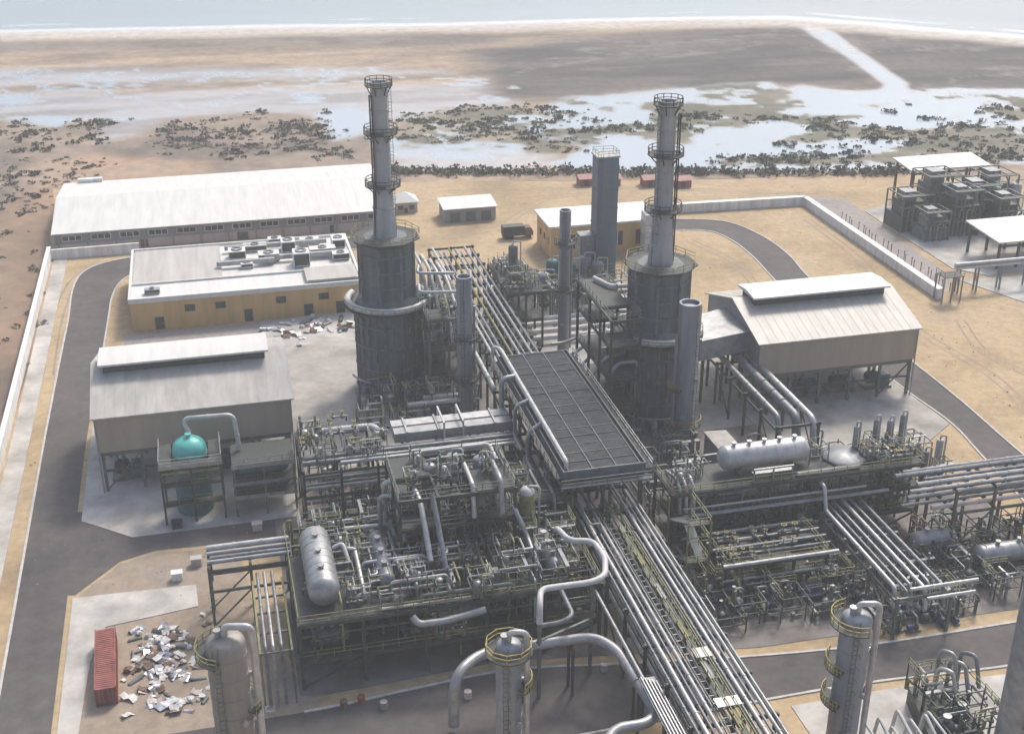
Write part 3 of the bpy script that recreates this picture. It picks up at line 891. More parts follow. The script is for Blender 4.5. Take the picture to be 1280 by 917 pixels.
# --- long warehouse at the back
wx0, wx1, wy0, wy1 = -35.6, 42.6, 297.5, 338.5
zone(0, 0, 0, 0, 1, 1, 0.62, 1)
t = thing('warehouse', 'long low warehouse with a white roof and a row of dark windows', 'building', ((wx0 + wx1) / 2, (wy0 + wy1) / 2, 0))
MB().box(wx0, wy0, -0.1, wx1, wy0 + 0.3, 3.2).part('lower_wall', 'wall_pink', t)
MB().box(wx0, wy0 + 0.06, 3.2, wx1, wy0 + 0.36, 7.6).part('wall', 'wall_grey', t)
MB().box(wx0, wy1 - 0.3, -0.1, wx1, wy1, 7.6).part('wall', 'wall_grey', t)
for xa in (wx0, wx1 - 0.3):
    ym = (wy0 + wy1) / 2
    MB().add([(xa, wy0 + .37, -.1), (xa, wy1 - .31, -.1), (xa, wy1 - .31, 7.6), (xa, ym, 11.3), (xa, wy0 + .37, 7.6),
              (xa + .3, wy0 + .37, -.1), (xa + .3, wy1 - .31, -.1), (xa + .3, wy1 - .31, 7.6), (xa + .3, ym, 11.3), (xa + .3, wy0 + .37, 7.6)],
             [(0, 1, 2, 3, 4), (9, 8, 7, 6, 5)] + [(i, 5 + i, 5 + (i + 1) % 5, (i + 1) % 5) for i in range(5)]).part('gable_wall', 'wall_grey', t)
gable_roof(t, wx0, wx1, wy0, wy1, 7.64, 11.5, 'roof_white', 0.7, ribs=2.4)
MB().box(wx0 + 3, wy1 - 1.0, 8.1, wx0 + 9, wy1 + 0.4, 9.6).part('parapet', 'wall_white', t)
for i in range(12):
    x = wx0 + 1.6 + i * 6.45
    w = MB().box(x, wy0 - 0.02, 4.6, x + 4.2, wy0 + 0.05, 6.3).part('window', 'dark_glass', t)
    f = MB()
    for xx in (x - 0.12, x + 1.35, x + 2.8, x + 4.2):
        f.box(xx, wy0 - 0.10, 4.5, xx + 0.14, wy0 + 0.03, 6.4)
    f.box(x - 0.12, wy0 - 0.12, 4.36, x + 4.34, wy0 + 0.03, 4.54)
    f.box(x - 0.12, wy0 - 0.12, 6.36, x + 4.34, wy0 + 0.03, 6.5)
    f.part('window_frame', 'wall_white', w)
for x, wd, mm in ((-16.8, 1.8, 'rust_brown'), (5.5, 2.6, 'steel_grey'), (27.5, 1.0, 'steel_dark')):
    d = MB().box(x, wy0 - 0.08, 0.05, x + wd, wy0 - 0.003, 3.0).part('door', mm, t)
    MB().box(x + wd - 0.3, wy0 - 0.16, 1.3, x + wd - 0.2, wy0 - 0.08, 1.6).part('handle', 'alu', d)
for i in range(13):
    x = wx0 + 0.6 + i * 6.42
    beam(t, 'pilaster', (x, wy0 - 0.12, 0), (x, wy0 - 0.12, 7.3), 0.35, 'wall_grey', 0.3)
MB().box(wx0 - 0.8, wy0 - 1.02, 7.08, wx1 + 0.8, wy0 - 0.74, 7.36).part('gutter', 'alu_dull', t)

zone()
# --- ochre switchgear building with a flat white roof
ox0, ox1, oy0, oy1, oz = -17.4, 28.6, 245.4, 275.4, 6.6
t = thing('switchgear_building', 'wide ochre building with a flat white roof crowded with ventilation plant', 'building', ((ox0 + ox1) / 2, (oy0 + oy1) / 2, 0))
MB().box(ox0, oy0, -0.1, ox1, oy1, oz - 0.6).part('wall', 'wall_ochre', t)
MB().box(ox0 + 0.3, oy0 + 0.3, oz - 0.6, ox1 - 0.3, oy1 - 0.3, oz - 0.15).part('roof', 'roof_white', t)
pp = MB()
pp.box(ox0 - 0.25, oy0 - 0.25, oz - 0.62, ox1 + 0.25, oy0 + 0.28, oz + 0.35)
pp.box(ox0 - 0.25, oy1 - 0.28, oz - 0.62, ox1 + 0.25, oy1 + 0.25, oz + 0.35)
pp.box(ox0 - 0.25, oy0 + 0.28, oz - 0.62, ox0 + 0.28, oy1 - 0.28, oz + 0.35)
pp.box(ox1 - 0.28, oy0 + 0.28, oz - 0.62, ox1 + 0.25, oy1 - 0.28, oz + 0.35)
pp.part('parapet', 'roof_white', t)
MB().box(ox0 + 0.28, oy0 + 8.6, oz - 0.15, ox1 - 0.28, oy0 + 9.0, oz + 0.25).part('roof_upstand', 'roof_white', t)
for i in range(6):
    x = ox0 + 7.8 * i + 0.1
    beam(t, 'pilaster', (x + 0.3, oy0 - 0.1, 0), (x + 0.3, oy0 - 0.1, oz - 0.65), 0.5, 'wall_ochre', 0.24)
for x in (-13, 4.5, 16.5, 23.0):
    d = MB().box(x, oy0 - 0.07, 0.1, x + 1.8, oy0 - 0.004, 2.7).part('door', 'steel_dark', t)
    MB().box(x + 1.5, oy0 - 0.14, 1.2, x + 1.6, oy0 - 0.07, 1.5).part('handle', 'alu', d)
for x in (-7, -1, 11, 19.6):
    w = MB().box(x, oy0 - 0.06, 3.4, x + 2.0, oy0 - 0.004, 4.8).part('ventilation_grille', 'steel_dark', t)
    lv = MB()
    for k in range(5):
        lv.box(x + 0.02, oy0 - 0.14, 3.5 + k * 0.26, x + 1.98, oy0 - 0.061, 3.58 + k * 0.26)
    lv.part('louvre', 'steel_grey', w)
MB().box(17.5, oy0 + 0.6, oz - 0.14, ox1 - 0.6, oy0 + 8.4, oz + 0.9).part('roof_block', 'roof_grey', t)
MB().box(-16.9, oy0 + 9.1, oz - 0.14, 1.0, oy1 - 0.6, oz + 0.12).part('roof_deck', 'roof_grey', t)
# plant on its roof
def roof_unit(x, y, sx, sy, h, label, group, m='wall_white'):
    t = thing('roof_unit', label, 'ventilation unit', (x, y, oz - 0.15), group)
    z = oz - 0.15
    b_ = MB().box(x - sx / 2, y - sy / 2, z + 0.3, x + sx / 2, y + sy / 2, z + h).part('casing', m, t)
    MB().box(x - sx / 2 + 0.15, y - sy / 2 - 0.04, z + 0.5, x + sx / 2 - 0.15, y - sy / 2 - 0.003, z + h - 0.2).part('grille', 'steel_dark', b_)
    MB().ring((x, y), min(sx, sy) * 0.22, min(sx, sy) * 0.36, z + h + 0.002, z + h + 0.25, 14).part('fan_cowl', 'alu_dull', t)
    for i, j in ((-1, -1), (1, -1), (1, 1), (-1, 1)):
        beam(t, 'foot', (x + i * sx * .4, y + j * sy * .4, z), (x + i * sx * .4, y + j * sy * .4, z + 0.3), 0.2, 'steel_grey')
ru = [(4.5, 266, 3.6, 3.2, 2.0), (8.5, 270, 5, 2.4, 1.5), (11.0, 263, 4.4, 3.0, 1.8), (15.5, 268, 3.0, 3.4, 2.6), (17.5, 258.4, 3.4, 3.6, 3.2), (20.4, 271, 4.2, 2.4, 1.4), (22.5, 264, 5.6, 2.6, 1.7), (26.4, 268.6, 2.8, 4, 2.1), (26.0, 260.2, 3.6, 2.4, 1.6), (6.2, 259.6, 2.6, 2.0, 1.2), (13.0, 273, 3, 2.2, 1.6)]
for x, y, a, b, h in ru:
    roof_unit(x, y, a, b, h, 'pale ventilation unit on the flat roof of the ochre building', 'ventilation units on the ochre roof', 'roof_white' if (x + y) % 2 < 1 else 'wall_white')
for i, (xa, xb, y) in enumerate(((2, 24, 269.9), (10, 27.6, 261.6), (0, 12, 260.2))):
    MB().box(xa, y - 0.5, oz + 0.5, xb, y + 0.5, oz + 1.4).solo('air_duct', 'alu', f'square silver air duct across the ochre building roof, {("nearest the back", "in the middle", "nearest the white walkway")[i]}', 'duct')
roof_unit(-13.0, 248.8, 3.0, 1.4, 1.1, 'low grey cabinet alone near the corner of the ochre building roof', None, 'alu')

# --- small buildings in the sandy yard behind
_x, _y = at(556, 279)
zone(51, 280, _x, _y, 0.70, 0.72, 0.62)
t = thing('yard_shed', 'grey shed with a pale roof in the sandy yard', 'building', (60, 284, 0))
MB().box(51, 280, -0.1, 69.5, 290, 5.6).part('wall', 'wall_grey', t)
MB().add([(50.4, 279.2, 5.6), (70.1, 279.2, 5.6), (70.1, 290.8, 6.6), (50.4, 290.8, 6.6), (50.4, 279.2, 5.85), (70.1, 279.2, 5.85), (70.1, 290.8, 6.85), (50.4, 290.8, 6.85)],
         [(3, 2, 1, 0), (4, 5, 6, 7), (0, 1, 5, 4), (1, 2, 6, 5), (2, 3, 7, 6), (3, 0, 4, 7)]).part('roof', 'roof_white', t)
for i in range(3):
    d = MB().box(53 + i * 5.6, 279.9, 0, 56.6 + i * 5.6, 279.995, 4.0).part('roller_door', 'steel_grey', t)
_x, _y = at(508, 266)
zone(37.5, 293.2, _x, _y, 0.72, 0.72, 0.62)
t = thing('gatehouse', 'small gatehouse with a white pyramid roof at the warehouse corner', 'building', (37.5, 297, 0))
MB().box(33.5, 293.2, -0.1, 41.5, 301, 4.2).part('wall', 'wall_pink', t)
gr = MB()
_c = [(32.9, 292.6), (42.1, 292.6), (42.1, 301.6), (32.9, 301.6)]
for k in range(4):
    p, q = _c[k], _c[(k + 1) % 4]
    gr.add([(*p, 4.2), (*q, 4.2), (*q, 4.5), (*p, 4.5)], [(0, 1, 2, 3)])
    gr.add([(*p, 4.5), (*q, 4.5), (37.5, 297.1, 7.8)], [(0, 1, 2)])
gr.part('roof', 'roof_white', t)
for x in (34.6, 38.6):
    MB().box(x, 293.1, 1.4, x + 1.8, 293.195, 3.0).part('window', 'dark_glass', t)
MB().box(36.9, 293.1, 0, 38.0, 293.195, 2.3).part('door', 'rust_brown', t)

zone(73.4, 234.0, 74.4, 266.0, 0.86, 0.62, 0.88)
yx0, yx1, yy0, yy1 = 73.4, 103.0, 234.0, 254.5
t = thing('workshop', 'ochre workshop with a white roof behind the blue grey tower', 'building', (88, 244, 0))
MB().box(yx0, yy0, -0.1, yx1, yy1, 8.6).part('wall', 'wall_ochre', t)
MB().box(yx0 - 0.8, yy0 - 0.8, 8.6, yx1 + 0.8, yy1 + 0.8, 9.1).part('roof', 'roof_white', t)
for i in range(4):
    w = MB().box(77 + i * 6.6, yy0 - 0.06, 2.6, 80 + i * 6.6, yy0 - 0.004, 6.4).part('window', 'dark_glass', t)
    MB().box(78.4 + i * 6.6, yy0 - 0.12, 2.6, 78.6 + i * 6.6, yy0 - 0.061, 6.4).part('glazing_bar', 'wall_white', w)
for i in range(3):
    MB().box(yx0 - 0.06, 237 + i * 5.6, 3.4, yx0 - 0.004, 239 + i * 5.6, 5.2).part('window', 'dark_glass', t)
_x, _y = at(805, 326)
zone(100.6, 219.8, _x, _y, 0.76, 0.76, 0.83)
t = thing('silo', 'white box silo beside the ochre workshop', 'silo', (103.5, 222, 0))
MB().prism([(100.6, 219.8), (106.6, 219.0), (107.2, 225), (101.2, 225.6)], 0, 13.0).part('shell', 'ring_white', t)
MB().lathe((103.9, 222.4, 13.0), [(3.0, 0), (2.2, 0.9), (0.6, 1.3)], 12).part('cap', 'ring_white', t)
rk = MB()
for z in (3, 6.5, 10):
    rk.prism([(100.45, 219.65), (106.75, 218.85), (107.35, 225.15), (101.05, 225.75)], z, z + 0.25)
rk.part('stiffener', 'stack_grey', t)

zone()
def red_shed(px, py, w, label):
    x, y = at(px, py)
    t = thing('red_shed', label, 'shed', (x, y, 0))
    MB().box(x - w / 2, y, -0.1, x + w / 2, y + 3.4, 2.1).part('wall', 'rust_red', t)
    MB().add([(x - w / 2 - .4, y - .4, 2.1), (x + w / 2 + .4, y - .4, 2.1), (x + w / 2 + .4, y + 3.8, 2.1), (x - w / 2 - .4, y + 3.8, 2.1), (x - w / 2 - .4, y + 1.7, 3.0), (x + w / 2 + .4, y + 1.7, 3.0)],
             [(3, 2, 1, 0), (0, 1, 5, 4), (2, 3, 4, 5), (0, 4, 3), (1, 2, 5)]).part('roof', 'roof_red', t)
    MB().box(x - 0.6, y - 0.06, 0, x + 0.6, y - 0.004, 1.8).part('door', 'steel_dark', t)
red_shed(733, 233, 3.6, 'red shed on the blue grey tower\'s far side, nearer the warehouse')
red_shed(770, 233, 2.6, 'smaller red shed between the blue grey tower and the east stack')
red_shed(813, 234, 3.6, 'red shed partly behind the east stack, on the tower side')
red_shed(854, 235, 4.6, 'widest red shed by the hedgerow, past the east stack')

# --- a dark lorry on the back road
lx, ly = at(646, 297)
t = thing('lorry', 'dark lorry parked on the back road near the grey shed', 'lorry', (lx, ly, 0))
MB().box(lx - 3.6, ly - 1.2, 1.0, lx + 1.6, ly + 1.2, 3.2).part('cargo_box', 'steel_dark', t)
cabm = MB().add([(lx + 1.8, ly - 1.15, .7), (lx + 3.8, ly - 1.15, .7), (lx + 3.8, ly + 1.15, .7), (lx + 1.8, ly + 1.15, .7), (lx + 1.8, ly - 1.15, 2.7), (lx + 3.2, ly - 1.15, 2.7), (lx + 3.2, ly + 1.15, 2.7), (lx + 1.8, ly + 1.15, 2.7), (lx + 3.8, ly - 1.15, 1.7), (lx + 3.8, ly + 1.15, 1.7)],
                [(3, 2, 1, 0), (4, 5, 6, 7), (0, 1, 8, 5, 4), (1, 2, 9, 8), (8, 9, 6, 5), (2, 3, 7, 6, 9), (3, 0, 4, 7)]).part('cab', 'rust_brown', t)
MB().add([(lx + 3.26, ly - 1.0, 2.62), (lx + 3.26, ly + 1.0, 2.62), (lx + 3.84, ly + 1.0, 1.76), (lx + 3.84, ly - 1.0, 1.76)], [(3, 2, 1, 0)]).part('windscreen', 'dark_glass', cabm)
for dx in (-2.6, -1.4, 2.8):
    for dy in (-1.05, 1.05):
        MB().tube([(lx + dx, ly + dy - 0.15, 0.5), (lx + dx, ly + dy + 0.15, 0.5)], 0.5, 12).part('wheel', 'black_rubber', t)
MB().box(lx - 3.6, ly - 0.5, 0.6, lx + 3.6, ly + 0.5, 0.98).part('chassis', 'steel_dark', t)

# --- tall blue grey box tower
zone(77.4, 202, 80.4, 246.5, 0.8, 0.8, 0.835)
tx0, tx1, ty0, ty1 = 74.6, 80.2, 199.5, 204.5
t = thing('box_tower', 'tall blue grey box tower standing before the ochre workshop', 'tower', (77.4, 202, 0))
MB().box(tx0, ty0, 0, tx1, ty1, 35.0).part('shell', 'tower_blue', t)
for z in (4, 8.5, 13, 17.5, 22, 26.5, 31):
    MB().box(tx0 - 0.14, ty0 - 0.14, z, tx1 + 0.14, ty1 + 0.14, z + 0.28).part('stiffener', 'tower_blue', t)
MB().box(tx0 - 0.3, ty0 - 0.3, 35.0, tx1 + 0.3, ty1 + 0.3, 35.35).part('roof_slab', 'alu', t)
MB().rail([(tx0, ty0, 35.35), (tx1, ty0, 35.35), (tx1, ty1, 35.35), (tx0, ty1, 35.35)], closed=True).part('handrail', 'steel_grey', t)
lad = MB()
for x in (tx0 + 0.6, tx0 + 1.2):
    lad.bar((x, ty0 - 0.4, 0), (x, ty0 - 0.4, 36), 0.08)
for i in range(70):
    lad.bar((tx0 + 0.6, ty0 - 0.4, 0.5 + i * 0.5), (tx0 + 1.2, ty0 - 0.4, 0.5 + i * 0.5), 0.05)
lad.part('ladder', 'steel_grey', t)
MB().box(tx0 - 4, ty0 + 1, 0, tx0 - 0.15, ty1, 15).part('duct_box', 'alu_dull', t)

# ================================================================== TALL PLANT
def circle(c, r, z, n=16, a0=0, a1=360):
    return [(c[0] + r * math.cos(R(a0 + (a1 - a0) * k / n)), c[1] + r * math.sin(R(a0 + (a1 - a0) * k / n)), z) for k in range(n if a1 - a0 >= 360 else n + 1)]

def ladder(parent, x, y, z0, z1, dx=0.55, cage=True):
    l = MB()
    for s in (0, dx):
        l.bar((x + s, y, z0), (x + s, y, z1 + 1), 0.07)
    for i in range(int((z1 - z0) / 0.6)):
        l.bar((x, y, z0 + 0.4 + i * 0.6), (x + dx, y, z0 + 0.4 + i * 0.6), 0.05)
    if cage:
        for i in range(int((z1 - z0 - 2.5) / 1.6)):
            z = z0 + 2.6 + i * 1.6
            l.tube([(x - 0.1, y, z), (x - 0.1, y - 0.7, z), (x + dx + 0.1, y - 0.7, z), (x + dx + 0.1, y, z)], 0.035, 4)
    return l.part('ladder', 'steel_grey', parent)

def fired_heater(x, y, label, side):
    """dark ribbed furnace drum, pale ring duct, octagonal convection box, tall stack with platforms"""
    c = (x, y)
    t = thing('fired_heater', label, 'furnace', (x, y, 0))
    drum = MB().lathe((x, y, 0), [(6.2, 1.6), (6.2, 17.6), (5.6, 18.6), (4.6, 19.4)], 32).part('drum', 'heater_shell', t)
    for k in range(24):
        a = 2 * math.pi * k / 24
        beam(t, 'rib', (x + 6.33 * math.cos(a), y + 6.33 * math.sin(a), 1.5), (x + 6.33 * math.cos(a), y + 6.33 * math.sin(a), 17.5), 0.32, 'heater_rib')
    for z in (5.5, 10.0, 14.2):
        MB().ring(c, 6.22, 6.62, z, z + 0.3, 32).part('hoop', 'heater_rib', t)
    for k in range(8):
        a = 2 * math.pi * (k + .5) / 8
        beam(t, 'leg', (x + 5.6 * math.cos(a), y + 5.6 * math.sin(a), 0.1), (x + 5.6 * math.cos(a), y + 5.6 * math.sin(a), 1.7), 0.6, 'steel_grey')
    # pale ring main and walkway round the shoulder
    MB().tube(circle(c, 7.6, 18.3, 36, -215, 60), 0.62, 12).part('ring_duct', 'ring_white', t)
    MB().ring(c, 6.0, 8.3, 17.35, 17.6, 36).part('walkway', 'grating', t)
    MB().rail(circle(c, 8.2, 17.6, 24), w=0.08, closed=True).part('handrail', 'yellow_green', t)
    for k in range(10):
        a = 2 * math.pi * k / 10
        beam(t, 'bracket', (x + 6.25 * math.cos(a), y + 6.25 * math.sin(a), 15.6), (x + 8.0 * math.cos(a), y + 8.0 * math.sin(a), 17.3), 0.22, 'steel_grey')
    box = MB().lathe((x, y, 0), [(5.2, 18.6), (5.2, 29.6), (4.2, 30.6)], 8, flat=0.5).part('convection_box', 'heater_shell', t)
    for k in range(8):
        a = 2 * math.pi * (k + .5) / 8
        beam(t, 'corner_post', (x + 5.3 * math.cos(a), y + 5.3 * math.sin(a), 18.6), (x + 5.3 * math.cos(a), y + 5.3 * math.sin(a), 29.6), 0.4, 'heater_rib')
    for z in (21.6, 24.6, 27.6):
        MB().lathe((x, y, z), [(5.42, 0), (5.42, 0.25)], 8, flat=0.5).part('band', 'heater_rib', t)
    MB().ring(c, 4.3, 6.6, 30.35, 30.55, 8, 22.5, 382.5).part('roof_platform', 'grating', t)
    MB().rail(circle(c, 6.4, 30.55, 8), w=0.09, closed=True).part('handrail', 'yellow_green', t)
    st = MB().lathe((x, y, 0), [(2.25, 30.5), (2.15, 33.0), (1.8, 39.0), (1.6, 41.0), (1.5, 48.0), (1.5, 59.0), (1.36, 59.0), (1.36, 58.0)], 24).part('stack', 'stack_grey', t)
    for z in (36.0, 39.6, 43.6, 46.8, 54.0, 56.4):
        r = 2.05 if z < 37 else 1.84 if z < 40 else 1.62
        MB().ring(c, r - 0.4, r + 0.05, z, z + 0.2, 24).part('stack_band', 'stack_grey', st)
    for z, r in ((40.2, 3.3), (49.8, 3.1), (58.3, 2.5)):
        p = MB().ring(c, 1.4, r, z, z + 0.18, 20).part('platform', 'grating', t)
        MB().rail(circle(c, r - 0.08, z + 0.18, 12), w=0.1, closed=True).part('handrail', 'steel_dark', p)
        for k in range(6):
            a = 2 * math.pi * k / 6
            beam(p, 'bracket', (x + 1.5 * math.cos(a), y + 1.5 * math.sin(a), z - 1.5), (x + (r - .3) * math.cos(a), y + (r - .3) * math.sin(a), z), 0.16, 'steel_dark')
    lx_, ly_ = x + side * 1.75, y - 1.0
    ladder(t, lx_ - 0.3, ly_, 30.6, 58.3)
    for dx in (-1.9, -1.55):
        MB().tube([(x + dx * side, y - 1.1, 31), (x + dx * side, y - 1.1, 57)], 0.14, 6).part('riser_pipe', 'steel_dark', t)
    # stair tower hugging the drum
    sx = x + side * 8.6
    for i, j in ((-1, -1), (1, -1), (1, 1), (-1, 1)):
        beam(t, 'stair_post', (sx + i * 1.1, y - 3 + j * 1.6, 0.1), (sx + i * 1.1, y - 3 + j * 1.6, 18.8), 0.2, 'steel_grey')
    for k in range(6):
        z = 0.2 + k * 3.0
        ya, yb = (y - 4.4, y - 1.6) if k % 2 == 0 else (y - 1.6, y - 4.4)
        beam(t, 'stair_flight', (sx + (0.5 if k % 2 else -0.5), ya, z), (sx + (0.5 if k % 2 else -0.5), yb, z + 3.0), 0.8, 'steel_grey', 0.18)
        MB().box(sx - 1.1, yb - 0.5, z + 2.9, sx + 1.1, yb + 0.5, z + 3.0).part('landing', 'grating', t)
        MB().rail([(sx - 1.1, y - 4.6, z + 2.9), (sx + 1.1, y - 4.6, z + 2.9), (sx + 1.1, y - 1.4, z + 2.9)], w=0.07).part('handrail', 'yellow_green', t)
    # burner boxes and fuel ring near the foot
    for k in range(9):
        a = R(-160 + 140 * k / 8)
        bx, by = x + 7.0 * math.cos(a), y + 7.0 * math.sin(a)
        MB().lathe((bx, by, 0.4), [(0.5, 0), (0.55, 0.3), (0.55, 2.2), (0.3, 2.6)], 10).part('burner_box', 'alu_dull' if k % 3 else 'alu_bright', t)
    MB().tube(circle(c, 7.6, 3.6, 24, -170, -10), 0.22, 8).part('fuel_ring', 'alu', t)
    return t
zone(0, 0, 28.7, 209, 0.93, 0.93, 0.93)
fired_heater(0, 0, 'dark furnace with pale ring duct and tall stack near the ochre building', 1)
zone(0, 0, 70.2, 185, 0.93, 0.93, 0.93)
fired_heater(0, 0, 'dark furnace with pale ring duct and tall stack beside the air coolers', -1)

zone()
def tower_column(x, y, h, r, label, m='column_grey', plats=(), n=24, top='dome', rails='yellow', pipe_side=1, bands=True, name='column_vessel'):
    t = thing(name, label, 'column', (x, y, 0))
    dome = [(r * math.cos(R(a)), h - r * 0.5 + r * 0.5 * math.sin(R(a))) for a in (0, 20, 40, 60, 78, 88)]
    prof = [(r * 1.18, 0), (r * 1.16, 0.4), (r * 1.02, 2.2), (r, 2.6)] + (dome if top == 'dome' else [(r, h), (r * 0.82, h), (r * 0.82, h - 0.6)])
    MB().lathe((x, y, 0), prof, n).part('shell', m, t)
    if bands:
        z = 3.4
        while z < h - r * 0.6:
            MB().ring((x, y), r - 0.05, r + 0.045, z, z + 0.16, n).part('cladding_band', m, t)
            z += 2.4
    if top == 'dome':
        MB().tube(fillet([(x, y, h - 0.2), (x, y, h + 1.0), (x + pipe_side * r * 1.35, y - r * .3, h + 1.0), (x + pipe_side * r * 1.35, y - r * .3, 2.0)], 0.8), 0.27 * r ** 0.5, 10).part('overhead_pipe', 'alu_bright', t)
        MB().lathe((x - r * 0.35, y, h - 0.15), [(0.3, 0), (0.3, 0.7), (0.42, 0.7), (0.42, 0.9)], 10).part('nozzle', 'alu', t)
    else:
        MB().tube(fillet([(x + pipe_side * r * 1.2, y - r * .2, h * .8), (x + pipe_side * r * 1.2, y - r * .2, 2.0)], 0.8), 0.2 * r ** 0.5, 8).part('riser_pipe', 'alu', t)
    for (z, a0, a1) in plats:
        p = MB().ring((x, y), r + 0.02, r + 1.15, z, z + 0.14, 18, a0, a1).part('platform', 'grating', t)
        MB().rail([(q[0], q[1], z + 0.14) for q in circle((x, y), r + 1.08, z, 10, a0, a1)], w=0.09, closed=a1 - a0 >= 360).part('handrail', rails, p)
        for k in range(5):
            a = R(a0 + (a1 - a0) * k / 4.6)
            beam(p, 'bracket', (x + r * math.cos(a), y + r * math.sin(a), z - 1.0), (x + (r + 1) * math.cos(a), y + (r + 1) * math.sin(a), z), 0.12, 'steel_grey')
    ladder(t, x - 0.3 - pipe_side * r * 0.5, y - r * 1.02 - 0.15, 0.5, h - 1.0)
    for k, z in enumerate((h * 0.25, h * 0.5, h * 0.74)):
        a = R(-120 + 60 * k)
        MB().tube([(x + r * 0.9 * math.cos(a), y + r * 0.9 * math.sin(a), z), (x + (r + 0.45) * math.cos(a), y + (r + 0.45) * math.sin(a), z)], 0.32, 10).part('manway', 'alu', t)
    return t
tower_column(39.0, 192.2, 26.2, 1.3, 'slender grey column between the dark furnace and the air coolers', 'column_grey', [(8, 200, 340), (15.5, 200, 340)], top='open', rails='steel_grey')
tower_column(62.2, 213.2, 29.2, 1.05, 'slender grey column before the blue grey tower', 'column_grey', [(14, 190, 340), (23, 190, 340)], rails='steel_grey', top='open')
tower_column(71.4, 174.0, 25.6, 1.75, 'stout grey column with an open dark top by the east furnace', 'column_grey', [(4.5, 180, 360), (11, 160, 230)], top='open', pipe_side=-1)
tower_column(-3.0, 111.8, 20.2, 2.05, 'thick tan grey column beside the heap of scrap', 'column_tan', [(18.0, 60, 250), (11, -40, 60)], rails='yellow_green')
tower_column(25.2, 104.2, 20.0, 1.35, 'grey column topped by a bright yellow platform, by the big bent pipe', 'column_grey', [(18.6, 0, 360), (14.4, -60, 50)])
tower_column(62.2, 100.2, 20.0, 1.65, 'blue grey column with yellow rails between rack and south road', 'column_grey', [(18.6, 90, 270), (13, 120, 220), (8.5, 120, 220)])
tower_column(79.6, 93.4, 34.0, 2.5, 'plain pale grey column cut off by the edge of the picture', 'alu', [(30, 0, 360)], bands=False)

# ================================================================== PIPE RACKS
def rack(label, x0, x1, y0, y1, levels, axis, step, m='steel_dark', mid=True, top=None, rails=False):
    """portal frames along an axis; each post and beam is a member of its own"""
    t = thing('pipe_rack', label, 'pipe rack', ((x0 + x1) / 2, (y0 + y1) / 2, 0))
    a0, a1 = (y0, y1) if axis == 'y' else (x0, x1)
    b0, b1 = (x0, x1) if axis == 'y' else (y0, y1)
    n = max(1, round((a1 - a0) / step))
    P = (lambda a, b, z: (b, a, z)) if axis == 'y' else (lambda a, b, z: (a, b, z))
    ht = max(levels)
    cols = [b0, (b0 + b1) / 2, b1] if mid else [b0, b1]
    for i in range(n + 1):
        a = a0 + (a1 - a0) * i / n
        for b in cols:
            beam(t, 'post', P(a, b, 0.1), P(a, b, ht + 0.15), 0.36, m)
        for z in levels:
            beam(t, 'cross_beam', P(a, b0 - 0.35, z - 0.2), P(a, b1 + 0.35, z - 0.2), 0.3, m, 0.4)
    for z in levels:
        for b in (b0, b1):
            beam(t, 'edge_beam', P(a0 - 0.2, b, z - 0.75), P(a1 + 0.2, b, z - 0.75), 0.24, m, 0.36)
    for i in range(0, n, 3):
        a, c = a0 + (a1 - a0) * i / n, a0 + (a1 - a0) * (i + 1) / n
        for b in (b0, b1):
            beam(t, 'brace', P(a, b, 0.4), P(c, b, levels[0] - 0.9), 0.18, m)
    return t

# central rack, south stretch
zone(32.2, 88, 43.3, 141.2, 1.1, 1.24, 1.0, 1.05)
rack('long steel pipe rack running towards the camera under the silver pipes', 32.2, 40.9, 36, 88, (6.4, 10.0), 'y', 5.8)
south = [(32.5, .15, 'alu_dull'), (33.25, .25, 'alu_bright'), (34.0, .13, 'alu_dull'), (34.6, .24, 'alu'), (35.2, .12, 'alu_dull'),
         (38.1, .15, 'alu_dull'), (38.75, .23, 'alu_bright'), (39.4, .15, 'alu_dull'), (40.0, .22, 'alu'), (40.65, .15, 'alu')]
for i, (x, r, m) in enumerate(south):
    z = 10.05 + r
    y1 = (92 if i % 3 else 95)
    if i == 2: pts = [(x, 36, z), (x, 84, z), (x, 84, z + 1.6), (x - 1.2, 84, z + 1.6), (x - 1.2, 92, z + 1.6)]
    elif i == 5: pts = [(x, 36, z), (x, 83.6, z), (x - 1.1, 83.6, z + 0.0), (x - 1.1, 94, z)]
    else: pts = [(x, 36, z), (x, y1, z)]
    pipe(pts, r, f'{"bright" if m == "alu_bright" else "dull" if m == "alu_dull" else "silver"} pipe on top of the central rack, {ORD[i]} from its scrap heap side', m, 'pipes on the central rack', n=12)
for i, (x, r) in enumerate(((32.8, .3), (33.8, .2), (34.6, .25), (35.6, .2), (37.6, .3), (38.6, .22), (39.6, .3), (40.4, .18))):
    pipe([(x, 36, 6.45 + r), (x, 94, 6.45 + r)], r, f'pipe on the lower tier of the central rack, {ORD[i]} from its scrap heap side', 'alu_dull', 'lower pipes of the central rack', n=8)
pipe([(27.2, 77.2, 8.6), (30.6, 77.4, 8.6), (31.0, 36, 8.6)], 0.22, 'thin silver pipe hung outside the central rack, elbowed at its far end', 'alu', n=10)
# cable trays with walkway down the middle
t = thing('cable_walkway', 'yellow green railed cable walkway along the middle of the central rack', 'walkway', (36.8, 62, 10))
MB().box(36.5, 36, 10.02, 37.3, 90, 10.14).part('deck', 'steel_green', t)
for x in (36.45, 37.35):
    MB().rail([(x, 36, 10.14), (x, 90, 10.14)], h=1.0, w=0.1, step=2.4).part('handrail', 'yellow_green', t)
for i in range(8):
    MB().box(36.55, 40 + i * 6.2, 10.16, 37.1, 42.6 + i * 6.2, 10.5).part('cable_tray', 'alu_dull' if i % 2 else 'yellow_green', t)
